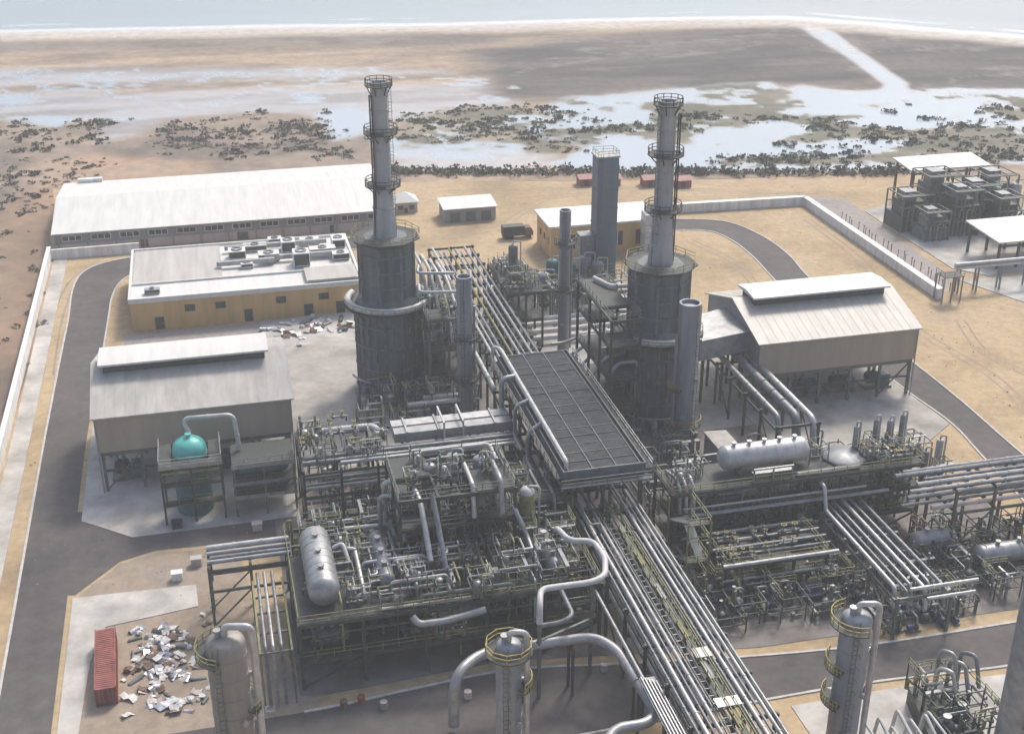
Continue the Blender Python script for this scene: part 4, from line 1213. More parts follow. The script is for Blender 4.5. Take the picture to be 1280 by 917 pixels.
# rungs between the pipes
t = thing('tray_ladder', 'ladder of short rungs beside the cable walkway on the central rack', 'cable tray', (35.8, 62, 10))
for x in (35.45, 36.05):
    beam(t, 'rail', (x, 36, 10.2), (x, 88, 10.2), .07, 'steel_grey', .14)
for i in range(52):
    beam(t, 'rung', (35.45, 36.6 + i, 10.2), (36.05, 36.6 + i, 10.2), .12, 'alu_dull')
# small pale decks hung in the rack
for i, (xa, xb, ya, yb) in enumerate(((36.2, 37.9, 61.2, 62.6), (35.4, 37.9, 54.4, 55.6))):
    pl = MB().box(xa, ya, 10.75, xb, yb, 10.9)
    pl.solo('platform', 'alu', ('pale crossover plate on the central rack above the south road', 'pale crossover plate on the central rack nearest the camera')[i], 'platform')
# ladder tray of small lines beside the rack at the bottom edge
t = thing('hose_tray', 'pale tray of thin lines beside the central rack at the bottom', 'cable tray', (31.2, 52, 8))
MB().box(30.2, 45, 8.9, 31.9, 61.5, 9.0).part('tray', 'alu_dull', t)
for k in range(5):
    MB().tube([(30.4 + k * .33, 45, 9.14), (30.4 + k * .33, 61.5 - k * .2, 9.14)], 0.09, 6).part('line', 'alu_bright', t)
beam(t, 'hanger', (30.3, 60, 8.8), (32.3, 60, 8.8), 0.2, 'steel_grey')
beam(t, 'hanger', (30.3, 50, 8.8), (32.3, 50, 8.8), 0.2, 'steel_grey')

# --- bank of air coolers over the rack
zone(30.2, 87.6, 41.9, 142.4, 0.98, 0.997, 0.93)
t = thing('air_cooler_bank', 'long dark bank of air coolers on the central rack', 'air cooler', (36, 107, 0))
cx0, cx1, cy0, cy1 = 30.2, 42.0, 87.6, 126.2
for i in range(7):
    y = cy0 + 0.6 + (cy1 - cy0 - 1.2) * i / 6
    for x in (cx0 + 0.5, 36.1, cx1 - 0.5):
        beam(t, 'post', (x, y, 0.1), (x, y, 16.0), 0.42, 'steel_dark')
    for z in (6.4, 10.0, 15.8):
        beam(t, 'cross_beam', (cx0 + 0.1, y, z - 0.2), (cx1 - 0.1, y, z - 0.2), 0.32, 'steel_dark', 0.45)
for x in (cx0 + 0.5, cx1 - 0.5):
    for z in (6.4, 10.0, 13.0):
        beam(t, 'edge_beam', (x, cy0 + 0.3, z - 0.8), (x, cy1 - 0.3, z - 0.8), 0.3, 'steel_dark', 0.4)
pl = MB()
pl.box(cx0, cy0, 16.0, cx1, cy0 + 0.16, 17.75)
pl.box(cx0, cy1 - 0.16, 16.0, cx1, cy1, 17.75)
pl.box(cx0, cy0 + 0.16, 16.0, cx0 + 0.16, cy1 - 0.16, 17.75)
pl.box(cx1 - 0.16, cy0 + 0.16, 16.0, cx1, cy1 - 0.16, 17.75)
pl.part('plenum_wall', 'cooler_frame', t)
MB().box(cx0 + 0.17, cy0 + 0.17, 16.9, cx1 - 0.17, cy1 - 0.17, 17.2).part('plenum_floor', 'steel_dark', t)
NR, NC = 16, 3
dx, dy = (cx1 - cx0 - 1.6) / NC, (cy1 - cy0 - 0.6) / NR
_p = (Plan.p, Plan.w, Plan.s, Plan.k)
zone(0, 0, 0, 0, *_p[2])
pm = MB()
pm.box(0.05, 0.05, 0, dx - 0.05, dy - 0.05, 0.1)
for k in range(int(dy / 0.22)):
    pm.box(0.1, 0.12 + k * 0.22, 0.1, dx - 0.1, 0.2 + k * 0.22, 0.2)
pmesh = pm.mesh('bundle_panel', 'cooler_fin')
Plan.p, Plan.w, Plan.s, Plan.k = _p
for i in range(NR):
    for j in range(NC):
        o = bpy.data.objects.new('bundle_panel', pmesh)
        o.location = T((cx0 + 0.8 + j * dx, cy0 + 0.3 + i * dy, 17.35 + 0.04 * ((i * 7 + j * 3) % 3))) - wloc(t)
        C.objects.link(o)
        o.parent = t
for j in range(NC + 1):
    beam(t, 'frame_bar', (cx0 + 0.8 + j * dx, cy0 + 0.2, 17.62), (cx0 + 0.8 + j * dx, cy1 - 0.2, 17.62), 0.12, 'cooler_frame', 0.22)
for i in range(NR + 1):
    beam(t, 'frame_bar', (cx0 + 0.8, cy0 + 0.3 + i * dy, 17.6), (cx1 - 0.8, cy0 + 0.3 + i * dy, 17.6), 0.08, 'cooler_frame', 0.14)
for x, s in ((cx1 + 0.55, 1), (cx0 - 0.55, -1)):
    MB().box(x - 0.5, cy0, 16.7, x + 0.5, cy1, 16.8).part('walkway', 'grating', t)
    MB().rail([(x + 0.45 * s, cy0, 16.8), (x + 0.45 * s, cy1, 16.8)], w=0.09).part('handrail', 'alu' if s > 0 else 'steel_grey', t)
MB().box(cx0 - 0.6, cy0 - 1.3, 15.7, cx1 + 0.6, cy0 - 0.02, 15.85).part('walkway', 'cooler_frame', t)
MB().rail([(cx0 - 0.6, cy0 - 1.25, 15.85), (cx1 + 0.6, cy0 - 1.25, 15.85)], w=0.09).part('handrail', 'steel_grey', t)
for i in range(6):
    y = cy0 + 3.2 + i * 6.4
    for x in (33.2, 39.0):
        MB().ring((x, y), 1.9, 2.1, 15.1, 15.98, 18).part('fan_ring', 'cooler_frame', t)
pipe([(30.0, 128.6, 14), (30.0, 128.6, 18.6), (31.0, 127.0, 18.6), (31.0, 90.0, 18.6), (31.0, 89.0, 18.6), (31.0, 89.0, 16.2)], 0.3, 'bright white header pipe along the edge of the air cooler bank', 'ring_white', n=12)
for i, (y, rr) in enumerate(((117, .42), (108.5, .3), (101, .3))):
    pipe([(30.8, y, 18.4), (28.6, y - 0.4, 18.4 - i * .6), (28.6, y - 0.4, 12.4), (28.6, y - 5, 12.4)], rr, f'silver downcomer looping off the side of the air coolers, {ORD[i]} from the furnace end', 'alu', n=12, bend=1.1)
for i, x in enumerate((32.6, 33.8, 35.0, 37.4, 38.6, 39.8)):
    pipe([(x, 94.2, 10.3), (x, 138, 10.3)], 0.26, f'pipe threaded under the air cooler bank, {ORD[i]} from its furnace side', 'alu_dull', 'pipes under the air coolers', n=8)

# --- central rack, north stretch behind the coolers
zone(32.0, 128, 43.2, 183.2, 0.97, 0.84, 0.93)
rack('steel pipe rack running on behind the air coolers to the back road', 32.0, 41.5, 128, 206, (7.0, 12.0), 'y', 6.5)
for i, (x, r, m) in enumerate(((32.6, .3, 'alu_bright'), (33.6, .22, 'alu'), (34.5, .3, 'alu_dull'), (36.0, .25, 'yellow_green'), (37.2, .3, 'alu'), (38.2, .2, 'alu_dull'), (39.4, .3, 'alu'), (40.6, .25, 'alu_dull'))):
    pipe([(x, 127.4, 12.05 + r), (x, 205 - 2 * (i % 3), 12.05 + r)], r, f'pipe on the rack behind the air coolers, {ORD[i]} from the dark furnace side', m, 'pipes on the rear rack', n=8)
pipe([(29.6, 122, 13.0), (29.6, 152, 13.0), (29.6, 152, 8)], 0.36, 'bright pipe leading back beside the rear rack from the coolers', 'ring_white', n=12)

# --- rack running west from the coolers
zone(-3.6, 106.2, 9.0, 160.6, 0.965, 1.0, 0.92)
rack('three tier steel rack between the turquoise tank and the air coolers', -3.6, 29.4, 106.2, 118.2, (4.0, 8.0, 12.0), 'x', 5.5)
t = thing('flue_duct', 'pale twin flue duct lying on the west rack near the coolers', 'duct', (20, 114, 12))
for y in (112.4, 114.9):
    MB().box(10.8, y - 1.0, 12.1, 29.2, y + 1.0, 13.7).part('duct', 'alu_bright' if y > 113 else 'alu', t)
for x in (12.6, 17.5, 21.6, 26.4):
    MB().box(x, 111.2, 12.05, x + 0.3, 116.1, 13.95).part('stiffener', 'alu', t)
for x in (18.4, 21.4):
    beam(t, 'frame_leg', (x, 111.0, 12.05), (x, 111.0, 15.0), 0.25, 'ring_white')
    beam(t, 'frame_leg', (x, 116.4, 12.05), (x, 116.4, 15.0), 0.25, 'ring_white')
    beam(t, 'frame_beam', (x, 110.9, 15.0), (x, 116.5, 15.0), 0.25, 'ring_white')
pipe([(-3.4, 116.6, 12.7), (8.6, 116.6, 12.7), (8.6, 113.0, 12.7)], 0.55, 'white lagged pipe on the west rack beside the turquoise tank', 'ring_white', n=14)
for tier, z in enumerate((12.0, 8.0, 4.0)):
    for i, y in enumerate((107.0, 108.2, 109.3, 110.4, 114.2, 116.4)):
        if z == 12.0 and i > 3: continue
        r = (.3, .22, .35, .2, .3, .24)[i]
        x0, x1 = (-3.4, 29.0) if (i + tier) % 3 else (2.0, 29.0)
        m = ('alu_bright', 'alu', 'alu_dull')[(i + tier) % 3] if i < 2 else 'alu_dull'
        pipe([(x0, y, z + 0.05 + r), (x1, y, z + 0.05 + r)], r, f'pipe on the {("top", "middle", "lowest")[tier]} tier of the west rack, {ORD[i]} from the front', m, 'pipes of the west rack', n=8)
pipe([(14.5, 105.4, 9.6), (28.2, 105.4, 9.6), (28.2, 105.4, 6)], 0.3, 'bright pipe along the front face of the west rack', 'alu_bright', n=12)
pipe([(12.0, 105.0, 6.4), (24.2, 105.0, 6.4), (24.2, 105.0, 2)], 0.26, 'silver pipe low along the front face of the west rack', 'alu', n=12)

# ================================================================== TURQUOISE TANK AND ITS FRAME
zone(-19.6, 118.6, -6.6, 173.0, 0.97, 0.97, 0.94)
tx, ty = -19.6, 118.6
t = thing('domed_tank', 'turquoise domed tank ringed by a pale walkway on a steel frame', 'tank', (tx, ty, 0))
MB().lathe((tx, ty, 0), [(2.5, 0.2), (2.55, 0.5), (2.55, 11.0)] + [(2.55 * math.cos(R(a)), 11.0 + 2.0 * math.sin(R(a))) for a in (12, 26, 40, 55, 70, 84)], 30).part('dome', 'turquoise', t)
MB().ring((tx, ty), 2.56, 2.72, 0.3, 10.2, 30).part('lower_shell', 'teal_paint', t)
MB().lathe((tx, ty, 12.9), [(0.35, 0), (0.35, 0.5), (0.5, 0.5), (0.5, 0.65)], 12).part('nozzle', 'turquoise', t)
MB().box(tx - 4.6, ty - 4.2, 10.2, tx + 4.6, ty - 2.75, 10.4).part('walkway', 'grating', t)
MB().box(tx - 4.6, ty - 2.75, 10.2, tx - 2.75, ty + 3.2, 10.4).part('walkway', 'grating', t)
MB().box(tx + 2.75, ty - 2.75, 10.2, tx + 4.6, ty + 3.2, 10.4).part('walkway', 'grating', t)
MB().box(tx - 4.7, ty - 4.32, 9.9, tx + 4.7, ty - 4.22, 10.6).part('toe_board', 'alu', t)
MB().box(tx - 4.6, ty - 4.1, 8.9, tx + 4.6, ty - 3.9, 9.3).part('edge_plate', 'yellow_green', t)
MB().rail([(tx - 4.55, ty + 3.2, 10.4), (tx - 4.55, ty - 4.1, 10.4), (tx + 4.55, ty - 4.1, 10.4), (tx + 4.55, ty + 3.2, 10.4)], w=0.09).part('handrail', 'alu', t)
for i in (-4.4, 0, 4.4):
    for j in (-4.0, 3.0):
        if i == 0 and j > 0: continue
        beam(t, 'post', (tx + i, ty + j, 0.1), (tx + i, ty + j, 10.2), 0.3, 'steel_dark')
for z in (3.4, 6.8):
    for j in (-4.0,):
        beam(t, 'cross_beam', (tx - 4.4, ty + j, z), (tx + 4.4, ty + j, z), 0.25, 'steel_dark', 0.35)
    MB().box(tx - 4.3, ty - 3.8, z + 0.1, tx + 4.3, ty - 2.76, z + 0.22).part('deck', 'grating', t)
    MB().rail([(tx - 4.4, ty - 3.9, z + .2), (tx + 4.4, ty - 3.9, z + .2)], w=0.07).part('handrail', 'yellow_green', t)
pipe([(tx + 0.2, ty + 1.2, 13.0), (tx - 0.6, ty + 2.0, 15.2), (tx + 7.0, ty + 1.6, 15.2), (tx + 7.4, ty + 0.8, 9.6)], 0.36, 'silver pipe arching from the turquoise dome down to the steel frame', 'alu_bright', n=14, bend=1.2)
# steel frame with teal exchangers beside the tank
t = thing('equipment_gantry', 'three deck steel frame between the turquoise tank and west rack', 'steel frame', (-8.4, 119, 0))
fx0, fx1, fy0, fy1 = -13.4, -4.4, 114.4, 121.4
for x in (fx0, (fx0 + fx1) / 2, fx1):
    for y in (fy0, fy1):
        beam(t, 'post', (x, y, 0.1), (x, y, 9.2), 0.3, 'steel_grey' if y == fy0 else 'steel_dark')
for z in (3.6, 6.0, 9.0):
    MB().box(fx0 - 0.2, fy0 - 0.2, z, fx1 + 0.2, fy1 + 0.2, z + 0.18).part('deck', 'grating', t)
    MB().box(fx0 - 0.3, fy0 - 0.32, z - 0.25, fx1 + 0.3, fy0 - 0.21, z + (0.55 if z > 8 else 0.35)).part('fascia', 'alu' if z > 8 else 'alu_dull' if z > 5 else 'alu', t)
    MB().rail([(fx0 - .2, fy0 - .15, z + .18), (fx1 + .2, fy0 - .15, z + .18)], w=0.07).part('handrail', 'steel_grey', t)
for i, z in enumerate((4.7, 7.4)):
    e = thing('heat_exchanger', ('teal exchanger on the lower deck of the frame beside the turquoise tank', 'teal exchanger on the middle deck of the frame beside the turquoise tank')[i], 'heat exchanger', (-8.9, 116.6, z))
    MB().lathe((-12.9, 116.4, z), [(0.3, 0), (0.85, 0.25), (0.85, 0.9), (1.0, 0.9), (1.0, 1.1), (0.85, 1.1), (0.85, 6.9), (1.0, 6.9), (1.0, 7.1), (0.85, 7.1), (0.4, 7.8)], 18, 'x').part('shell', 'teal_paint', e)
    for x in (-11, -7):
        MB().box(x, 115.9, z - 0.95, x + 0.3, 116.9, z - 0.4).part('saddle', 'steel_grey', e)

# ================================================================== PROCESS MODULE (front, between laydown yard and central rack)
PM = (-4.2, 76.6, 5.2, 126.6, 1.08, 1.15, 0.95, 1.05)
zone(*PM)
def deck_structure(label, xs, ys, decks, m='steel_dark', name='process_module', railm='yellow_green', holes=(), bracef=True):
    t = thing(name, label, 'steel frame', ((xs[0] + xs[-1]) / 2, (ys[0] + ys[-1]) / 2, 0))
    ht = max(decks)
    for x in xs:
        for y in ys:
            beam(t, 'post', (x, y, 0.1), (x, y, ht - 0.05), 0.38, m)
    for z in decks:
        for y in ys:
            beam(t, 'main_beam', (xs[0] - 0.2, y, z - 0.35), (xs[-1] + 0.2, y, z - 0.35), 0.3, m, 0.5)
        for x in xs:
            beam(t, 'cross_beam', (x, ys[0] - 0.2, z - 0.34), (x, ys[-1] + 0.2, z - 0.34), 0.28, m, 0.44)
        for i in range(len(xs) - 1):
            for j in range(len(ys) - 1):
                if (round(z), i, j) in holes: continue
                MB().box(xs[i] + 0.02, ys[j] + 0.02, z - 0.07, xs[i + 1] - 0.02, ys[j + 1] - 0.02, z + 0.03).part('deck_plate', 'grating', t)
        MB().rail([(xs[0], ys[-1], z), (xs[0], ys[0], z), (xs[-1], ys[0], z), (xs[-1], ys[-1], z)], w=0.08).part('handrail', railm, t)
    if bracef:
        for i in (0, len(xs) - 2):
            beam(t, 'brace', (xs[i], ys[0], 0.4), (xs[i + 1], ys[0], decks[0] - 0.6), 0.2, m)
    return t
deck_structure('wide two deck process module beside the central rack', [-4.2, 2.8, 9.8, 16.8, 23.6, 30.2], [76.6, 83.0, 89.4, 95.4], (4.6, 10.0), 'steel_dark',
               holes={(10, 4, 0), (10, 2, 0), (10, 1, 2), (10, 3, 1), (5, 4, 0), (10, 0, 2)})
deck_structure('tall open steel tower rising from the process module', [8.8, 13.4, 18.0, 22.6], [86.2, 91.0, 95.8], (10.2, 14.6, 19.0), 'steel_dark', name='steel_tower', railm='steel_grey', holes={(19, 0, 0), (19, 1, 0), (19, 1, 1), (19, 2, 1), (15, 1, 0)}, bracef=False)
deck_structure('raised grey green deck between the process module and the air coolers', [23.4, 27.2, 31.0], [91.0, 97.6], (13.2,), 'steel_grey', name='raised_deck', railm='yellow_green', bracef=False)

def hvessel(x0, x1, y, z, r, label, axis='x', m='alu', zfloor=None, nozzles=3, group=None, bands=True, name='horizontal_vessel', saddle='steel_grey'):
    """drum lying on two saddles"""
    L = x1 - x0
    prof = [(0.08, 0), (r * .5, r * .12), (r * .82, r * .3), (r * .97, r * .52), (r, r * .6), (r, L - r * .6), (r * .97, L - r * .52), (r * .82, L - r * .3), (r * .5, L - r * .12), (0.08, L)]
    P = (lambda a, b, c: (a, y + b, c)) if axis == 'x' else (lambda a, b, c: (y + b, a, c))
    loc = P((x0 + x1) / 2, 0, zfloor if zfloor is not None else z - r)
    t = thing(name, label, 'vessel', loc, group)
    MB().lathe(P(x0, 0, z), prof, 24, axis).part('shell', m, t)
    zf = zfloor if zfloor is not None else z - r - 0.6
    for a in (x0 + L * .22, x1 - L * .22):
        p, q = P(a - .2, -r * .75, zf), P(a + .2, r * .75, z - r * .55)
        MB().box(min(p[0], q[0]), min(p[1], q[1]), zf, max(p[0], q[0]), max(p[1], q[1]), z - r * .55).part('saddle', saddle, t)
    if bands:
        k = int(L / 1.7)
        for i in range(1, k):
            a = x0 + r * .7 + (L - 1.4 * r) * i / k
            c = P(a, 0, z)
            MB().lathe(c, [(r + 0.03, -0.06), (r + 0.03, 0.06)], 24, axis).part('cladding_band', m, t)
    for i in range(nozzles):
        a = x0 + L * (i + 1) / (nozzles + 1)
        c = P(a, 0, z + r * .95)
        MB().lathe(c, [(0.25, 0), (0.25, 0.5), (0.4, 0.5), (0.4, 0.66)], 10).part('nozzle', 'alu', t)
    return t
hvessel(78.2, 90.8, -1.0, 12.2, 1.85, 'large pale drum lying on the process module near the laydown yard', 'y', 'alu', 10.05)
hvessel(80.0, 90.0, 6.2, 11.4, 1.0, 'narrow dull drum on the process module under the yellow rail', 'y', 'alu_dull', 10.05)
hvessel(78.4, 86.4, 25.6, 11.2, 1.05, 'dull drum on the process module beneath the zigzag white pipe', 'y', 'alu_dull', 10.05)
hvessel(11.0, 19.0, 79.6, 5.9, 0.95, 'dark drum on the lower deck of the process module', 'x', 'steel_grey', 4.65)
hvessel(-2.6, 1.6, 79.0, 6.0, 1.0, 'pale short drum on the lower deck below the large drum', 'x', 'alu_dull', 4.65)

def vvessel(x, y, z0, h, r, label, m='alu', group=None, name='vertical_vessel'):
    t = thing(name, label, 'vessel', (x, y, z0), group)
    MB().lathe((x, y, z0), [(r * .9, 0), (r * .9, .5), (r, .7), (r, h - r * .5)] + [(r * math.cos(R(a)), h - r * .5 + r * .5 * math.sin(R(a))) for a in (25, 50, 75, 88)], 18).part('shell', m, t)
    for k in range(int(h / 2)):
        MB().ring((x, y), r - .04, r + .035, z0 + 1.3 + k * 2, z0 + 1.42 + k * 2, 18).part('cladding_band', m, t)
    MB().tube(fillet([(x, y, z0 + h - .1), (x, y, z0 + h + .7), (x + r * 1.5, y - r * .4, z0 + h + .7), (x + r * 1.5, y - r * .4, z0 + .3)], .5), .16, 8).part('outlet_pipe', 'alu_bright', t)
    return t
vvessel(13.6, 92.6, 10.3, 9.4, .85, 'tall silver vessel in the steel tower, nearest its scrap heap side', 'alu')
vvessel(16.6, 93.2, 10.3, 10.2, .8, 'tall silver vessel in the middle of the steel tower', 'alu_bright')
vvessel(19.8, 92.4, 10.3, 9.8, .9, 'tall silver vessel in the steel tower, nearest the air coolers', 'alu')
vvessel(24.6, 88.2, 10.1, 6.6, .95, 'white topped vessel with yellow green cage beside the steel tower', 'yellow_green')
MB().lathe((24.6, 88.2, 16.4), [(0.95, 0), (0.9, 0.35), (0.6, 0.75), (0.15, 0.95)], 14).solo('vessel_cap', 'ring_white', 'round white cap on the yellow green caged vessel', 'cap')

# --- the runs that stand out on the module
pipe([(26.9, 84.4, 12.6), (26.9, 83.2, 14), (27.5, 80.4, 14), (30.2, 79.7, 14), (30.5, 76.2, 14), (29.4, 73.0, 14), (27.6, 72.2, 14), (21.8, 72.3, 14), (21.0, 69.8, 13.8), (20.9, 69.5, 11.4)], 0.36, 'zigzag white pipe in front of the process module beside the rack', 'ring_white', n=14, bend=1.0)
pipe([(21.2, 70.2, 10.4), (23.4, 70.2, 10.4), (25.2, 71.0, 10.4), (25.2, 73.4, 10.4), (25.2, 76.2, 10.4)], 0.28, 'curled silver pipe below the zigzag white pipe', 'alu_dull', n=14, bend=1.2)
t = thing('pipe_support', 'tall trestle carrying the zigzag white pipe', 'pipe support', (20.8, 69.6, 0))
beam(t, 'post', (20.9, 69.5, 0.1), (20.9, 69.5, 11.4), 0.4, 'steel_grey')
beam(t, 'post', (27.6, 72.0, 0.1), (27.6, 72.0, 13.5), 0.35, 'steel_grey')
beam(t, 'cross_beam', (20.6, 69.5, 8.6), (27.8, 72.1, 8.6), 0.3, 'steel_grey')
zone()
_bp = [at(*p, 7.6) for p in ((566, 848), (600, 815), (742, 795), (772, 812), (822, 892), (806, 905), (768, 910), (754, 930))]
BP = [(*_bp[0], 1.0), (_bp[0][0] + .2, _bp[0][1] + .4, 7.6)] + [(*q, 7.6) for q in _bp[1:7]] + [(_bp[7][0], _bp[7][1], 7.0), (_bp[7][0], _bp[7][1], .4)]
pipe(BP, 0.62, 'big bent silver pipe looping from the yellow topped column to the rack', 'alu', n=16, bend=2.4, joints=5)
for i, (x, y) in enumerate([tuple(Vector(BP[2][:2]).lerp(Vector(BP[3][:2]), f)) for f in (.35, .8)] + [tuple(Vector(BP[4][:2]).lerp(Vector(BP[5][:2]), .5))]):
    s = thing('pipe_support', ('goal post under the big bent pipe near the yellow topped column', 'goal post under the big bent pipe near its far bend', 'goal post under the big bent pipe beside the rack')[i], 'pipe support', (x, y, 0))
    beam(s, 'post', (x, y + .9, 0.1), (x, y + .9, 6.7), 0.3, 'steel_dark')
    beam(s, 'post', (x, y - .9, 0.1), (x, y - .9, 6.7), 0.3, 'steel_dark')
    beam(s, 'cross_beam', (x, y - 1.1, 6.8), (x, y + 1.1, 6.8), 0.3, 'steel_dark')
zone(*PM)
pipe([(8.2, 76.0, 9.4), (8.8, 75.4, 8.6), (12.0, 75.3, 8.6), (16.4, 75.6, 9.2)], 0.42, 'pale pipe sagging below the front edge of the process module', 'alu', n=14, bend=1.2)
pipe([(8.0, 92.8, 10.2), (8.0, 92.8, 17.6), (11.2, 92.0, 17.6), (11.6, 88.0, 17.0), (11.6, 82.4, 12.0)], 0.34, 'silver hairpin pipe over the corner of the steel tower', 'alu_bright', n=12, bend=.9)
pipe([(7.2, 91.6, 10.2), (7.2, 91.6, 16.2), (9.4, 91.2, 16.2), (9.4, 87.0, 12.0)], 0.28, 'thinner hairpin pipe tucked inside the first at the steel tower', 'alu', n=12, bend=.8)
pipe([(12.6, 86.0, 19.6), (12.8, 84.2, 17.0), (13.0, 79.4, 11.0), (13.0, 78.6, 9.0)], 0.33, 'grey pipe slanting down the front of the steel tower', 'alu_dull', n=12, bend=.8)
pipe([(13.2, 95.9, 19.5), (21.8, 95.9, 19.5), (21.8, 92.0, 19.5)], 0.26, 'silver pipe across the top of the steel tower', 'alu_bright', n=12)
pipe([(17.6, 91.4, 19.8), (17.6, 86.6, 19.8), (17.6, 86.0, 15.2)], 0.3, 'short silver pipe bending over the steel tower front', 'alu_bright', n=12)
pipe([(20.9, 90.6, 20.2), (20.9, 86.4, 20.2), (20.9, 85.6, 15.6)], 0.36, 'thick silver pipe bending over the steel tower front', 'alu', n=12)
pipe([(22.4, 86.4, 16), (23.6, 84.8, 12.5), (23.8, 80.0, 10.6)], 0.3, 'silver pipe slanting past the caged vessel', 'alu', n=12)
pipe([(2.4, 92.4, 11.2), (8.4, 92.0, 11.2)], 0.3, 'pale pipe across the back of the process module', 'ring_white', n=12)
pipe([(2.2, 87.4, 12.2), (2.4, 86.8, 12.2), (3.4, 86.6, 12.2), (3.4, 79.8, 11.0), (3.4, 79.2, 10.2)], 0.3, 'silver stepped pipe beside the large pale drum', 'alu_bright', n=12)
pipe([(0.9, 86.4, 13.0), (2.0, 86.4, 13.6), (2.4, 84.4, 12.0)], 0.24, 'white elbow joining the large pale drum', 'ring_white', n=12)
pipe([(4.8, 77.0, 10.3), (15.4, 76.9, 10.3)], 0.2, 'pale pipe along the front edge of the module deck', 'alu_bright', n=10)
pipe([(26.6, 82.0, 11), (26.6, 79.0, 10.8), (28.2, 78.6, 10.8)], 0.24, 'rusty orange pipe under the zigzag white pipe', 'rust_brown', n=10)

# small clutter on the decks, copied: valve sets, pump skids, control cabinets
def valve_set(x, y, z, label, group, m):
    t = thing('valve_set', label, 'valve', (x, y, z), group)
    MB().tube([(x - 1.2, y, z + .7), (x + 1.2, y, z + .7)], .14, 8).part('pipe', m, t)
    for dx in (-.6, .6):
        MB().lathe((x + dx, y, z + .45), [(.2, 0), (.32, .1), (.32, .4), (.12, .5), (.08, .5), (.08, 1.0)], 10).part('valve_body', 'steel_grey', t)
        MB().ring((x + dx, y), .22, .3, z + 1.45, z + 1.5, 12).part('handwheel', 'yellow', t)
    for dx in (-1.1, 1.1):
        MB().tube([(x + dx, y, z + .02), (x + dx, y, z + .7)], .1, 6).part('support', 'steel_dark', t)
    return t
def pump(x, y, z, label, group, m):
    t = thing('pump', label, 'pump', (x, y, z), group)
    MB().box(x - 1.1, y - .45, z + .02, x + 1.1, y + .45, z + .25).part('base', 'steel_grey', t)
    MB().lathe((x - 1.0, y, z + .7), [(.15, 0), (.4, .12), (.4, .9), (.12, 1.0)], 12, 'x').part('motor', m, t)
    MB().lathe((x + .35, y, z + .7), [(.2, 0), (.5, .1), (.5, .35), (.2, .5)], 12, 'x').part('casing', 'steel_grey', t)
    MB().tube(fillet([(x + .5, y, z + 1.1), (x + .5, y, z + 2.2), (x + .5, y + 1.4, z + 2.2)], .4), .15, 8).part('discharge_pipe', 'alu', t)
    return t
def cabinet(x, y, z, label, group, m):
    t = thing('control_cabinet', label, 'cabinet', (x, y, z), group)
    MB().box(x - .5, y - .3, z + .2, x + .5, y + .3, z + 1.9).part('body', m, t)
    MB().box(x - .44, y - .34, z + .3, x + .44, y - .303, z + 1.8).part('door', m, t)
    for dx in (-.4, .4):
        beam(t, 'leg', (x + dx, y, z), (x + dx, y, z + .2), .12, 'steel_dark')
    return t
proto = {}
def place(kind, x, y, z, label, group, m, rot=0.0, sc=1.0):
    key = (kind, m)
    if key not in proto:
        _p = (Plan.p, Plan.w, Plan.s, Plan.k)
        zone()
        proto[key] = kind(0, 0, 0, label, group, m)
        Plan.p, Plan.w, Plan.s, Plan.k = _p
        o = proto[key]
    else:
        o = copy_tree(proto[key])
    o.location = T((x, y, z))
    o.rotation_euler = (0, 0, rot)
    o.scale = (sc, sc, sc)
    o['label'] = label
    o['group'] = group
rc = random.Random(91)
def scatter(kind, mats, n, x0, x1, y0, y1, z, label, group):
    """n copies over an area, each told by its row and its place in the row"""
    pts = sorted((rc.uniform(y0, y1), rc.uniform(x0, x1)) for _ in range(n))
    rows = 1 if n <= 8 else 2 if n <= 16 else 3
    per = -(-n // rows)
    for k in range(rows):
        row = sorted(pts[k * per:(k + 1) * per], key=lambda p: p[1])
        rn = ('',) if rows == 1 else ('front row, ', 'back row, ') if rows == 2 else ('front row, ', 'middle row, ', 'back row, ')
        for i, (y, x) in enumerate(row):
            place(kind, x, y, z, f'{label}, {rn[k]}{ORD[i]} from left', group, rc.choice(mats), rc.choice((0, math.pi / 2)), rc.uniform(.8, 1.35))
scatter(valve_set, ['alu', 'alu_bright', 'alu_dull'], 34, -3.5, 29.5, 77.2, 94.6, 10.05, 'small valve set on the process module deck', 'valve sets on the process module')
scatter(pump, ['teal_paint', 'steel_grey', 'blue_paint'], 12, -3, 29, 77.5, 88, 4.65, 'small pump on the lower deck of the process module', 'pumps on the process module')
scatter(cabinet, ['steel_green', 'alu_dull'], 8, -3.4, 29, 77.4, 94, 10.05, 'upright control cabinet on the process module deck', 'cabinets on the process module')
scatter(valve_set, ['alu', 'alu_bright'], 14, -2.5, 10, 107, 117.6, 12.45, 'small valve set on top of the west rack', 'valve sets on the west rack')
scatter(valve_set, ['alu', 'alu_dull'], 12, 9.4, 22, 86.6, 95.4, 14.7, 'small valve set on the middle deck of the steel tower', 'valve sets on the steel tower')
scatter(pump, ['blue_paint', 'teal_paint'], 16, -2, 29, 97.6, 104.6, 0.1, 'small pump between process module and west rack', 'pumps behind the process module')
scatter(cabinet, ['alu', 'yellow_green'], 6, -3.4, 0.5, 99, 105, 0.1, 'pale cabinet on the ground near the end of the west rack', 'cabinets by the west rack')
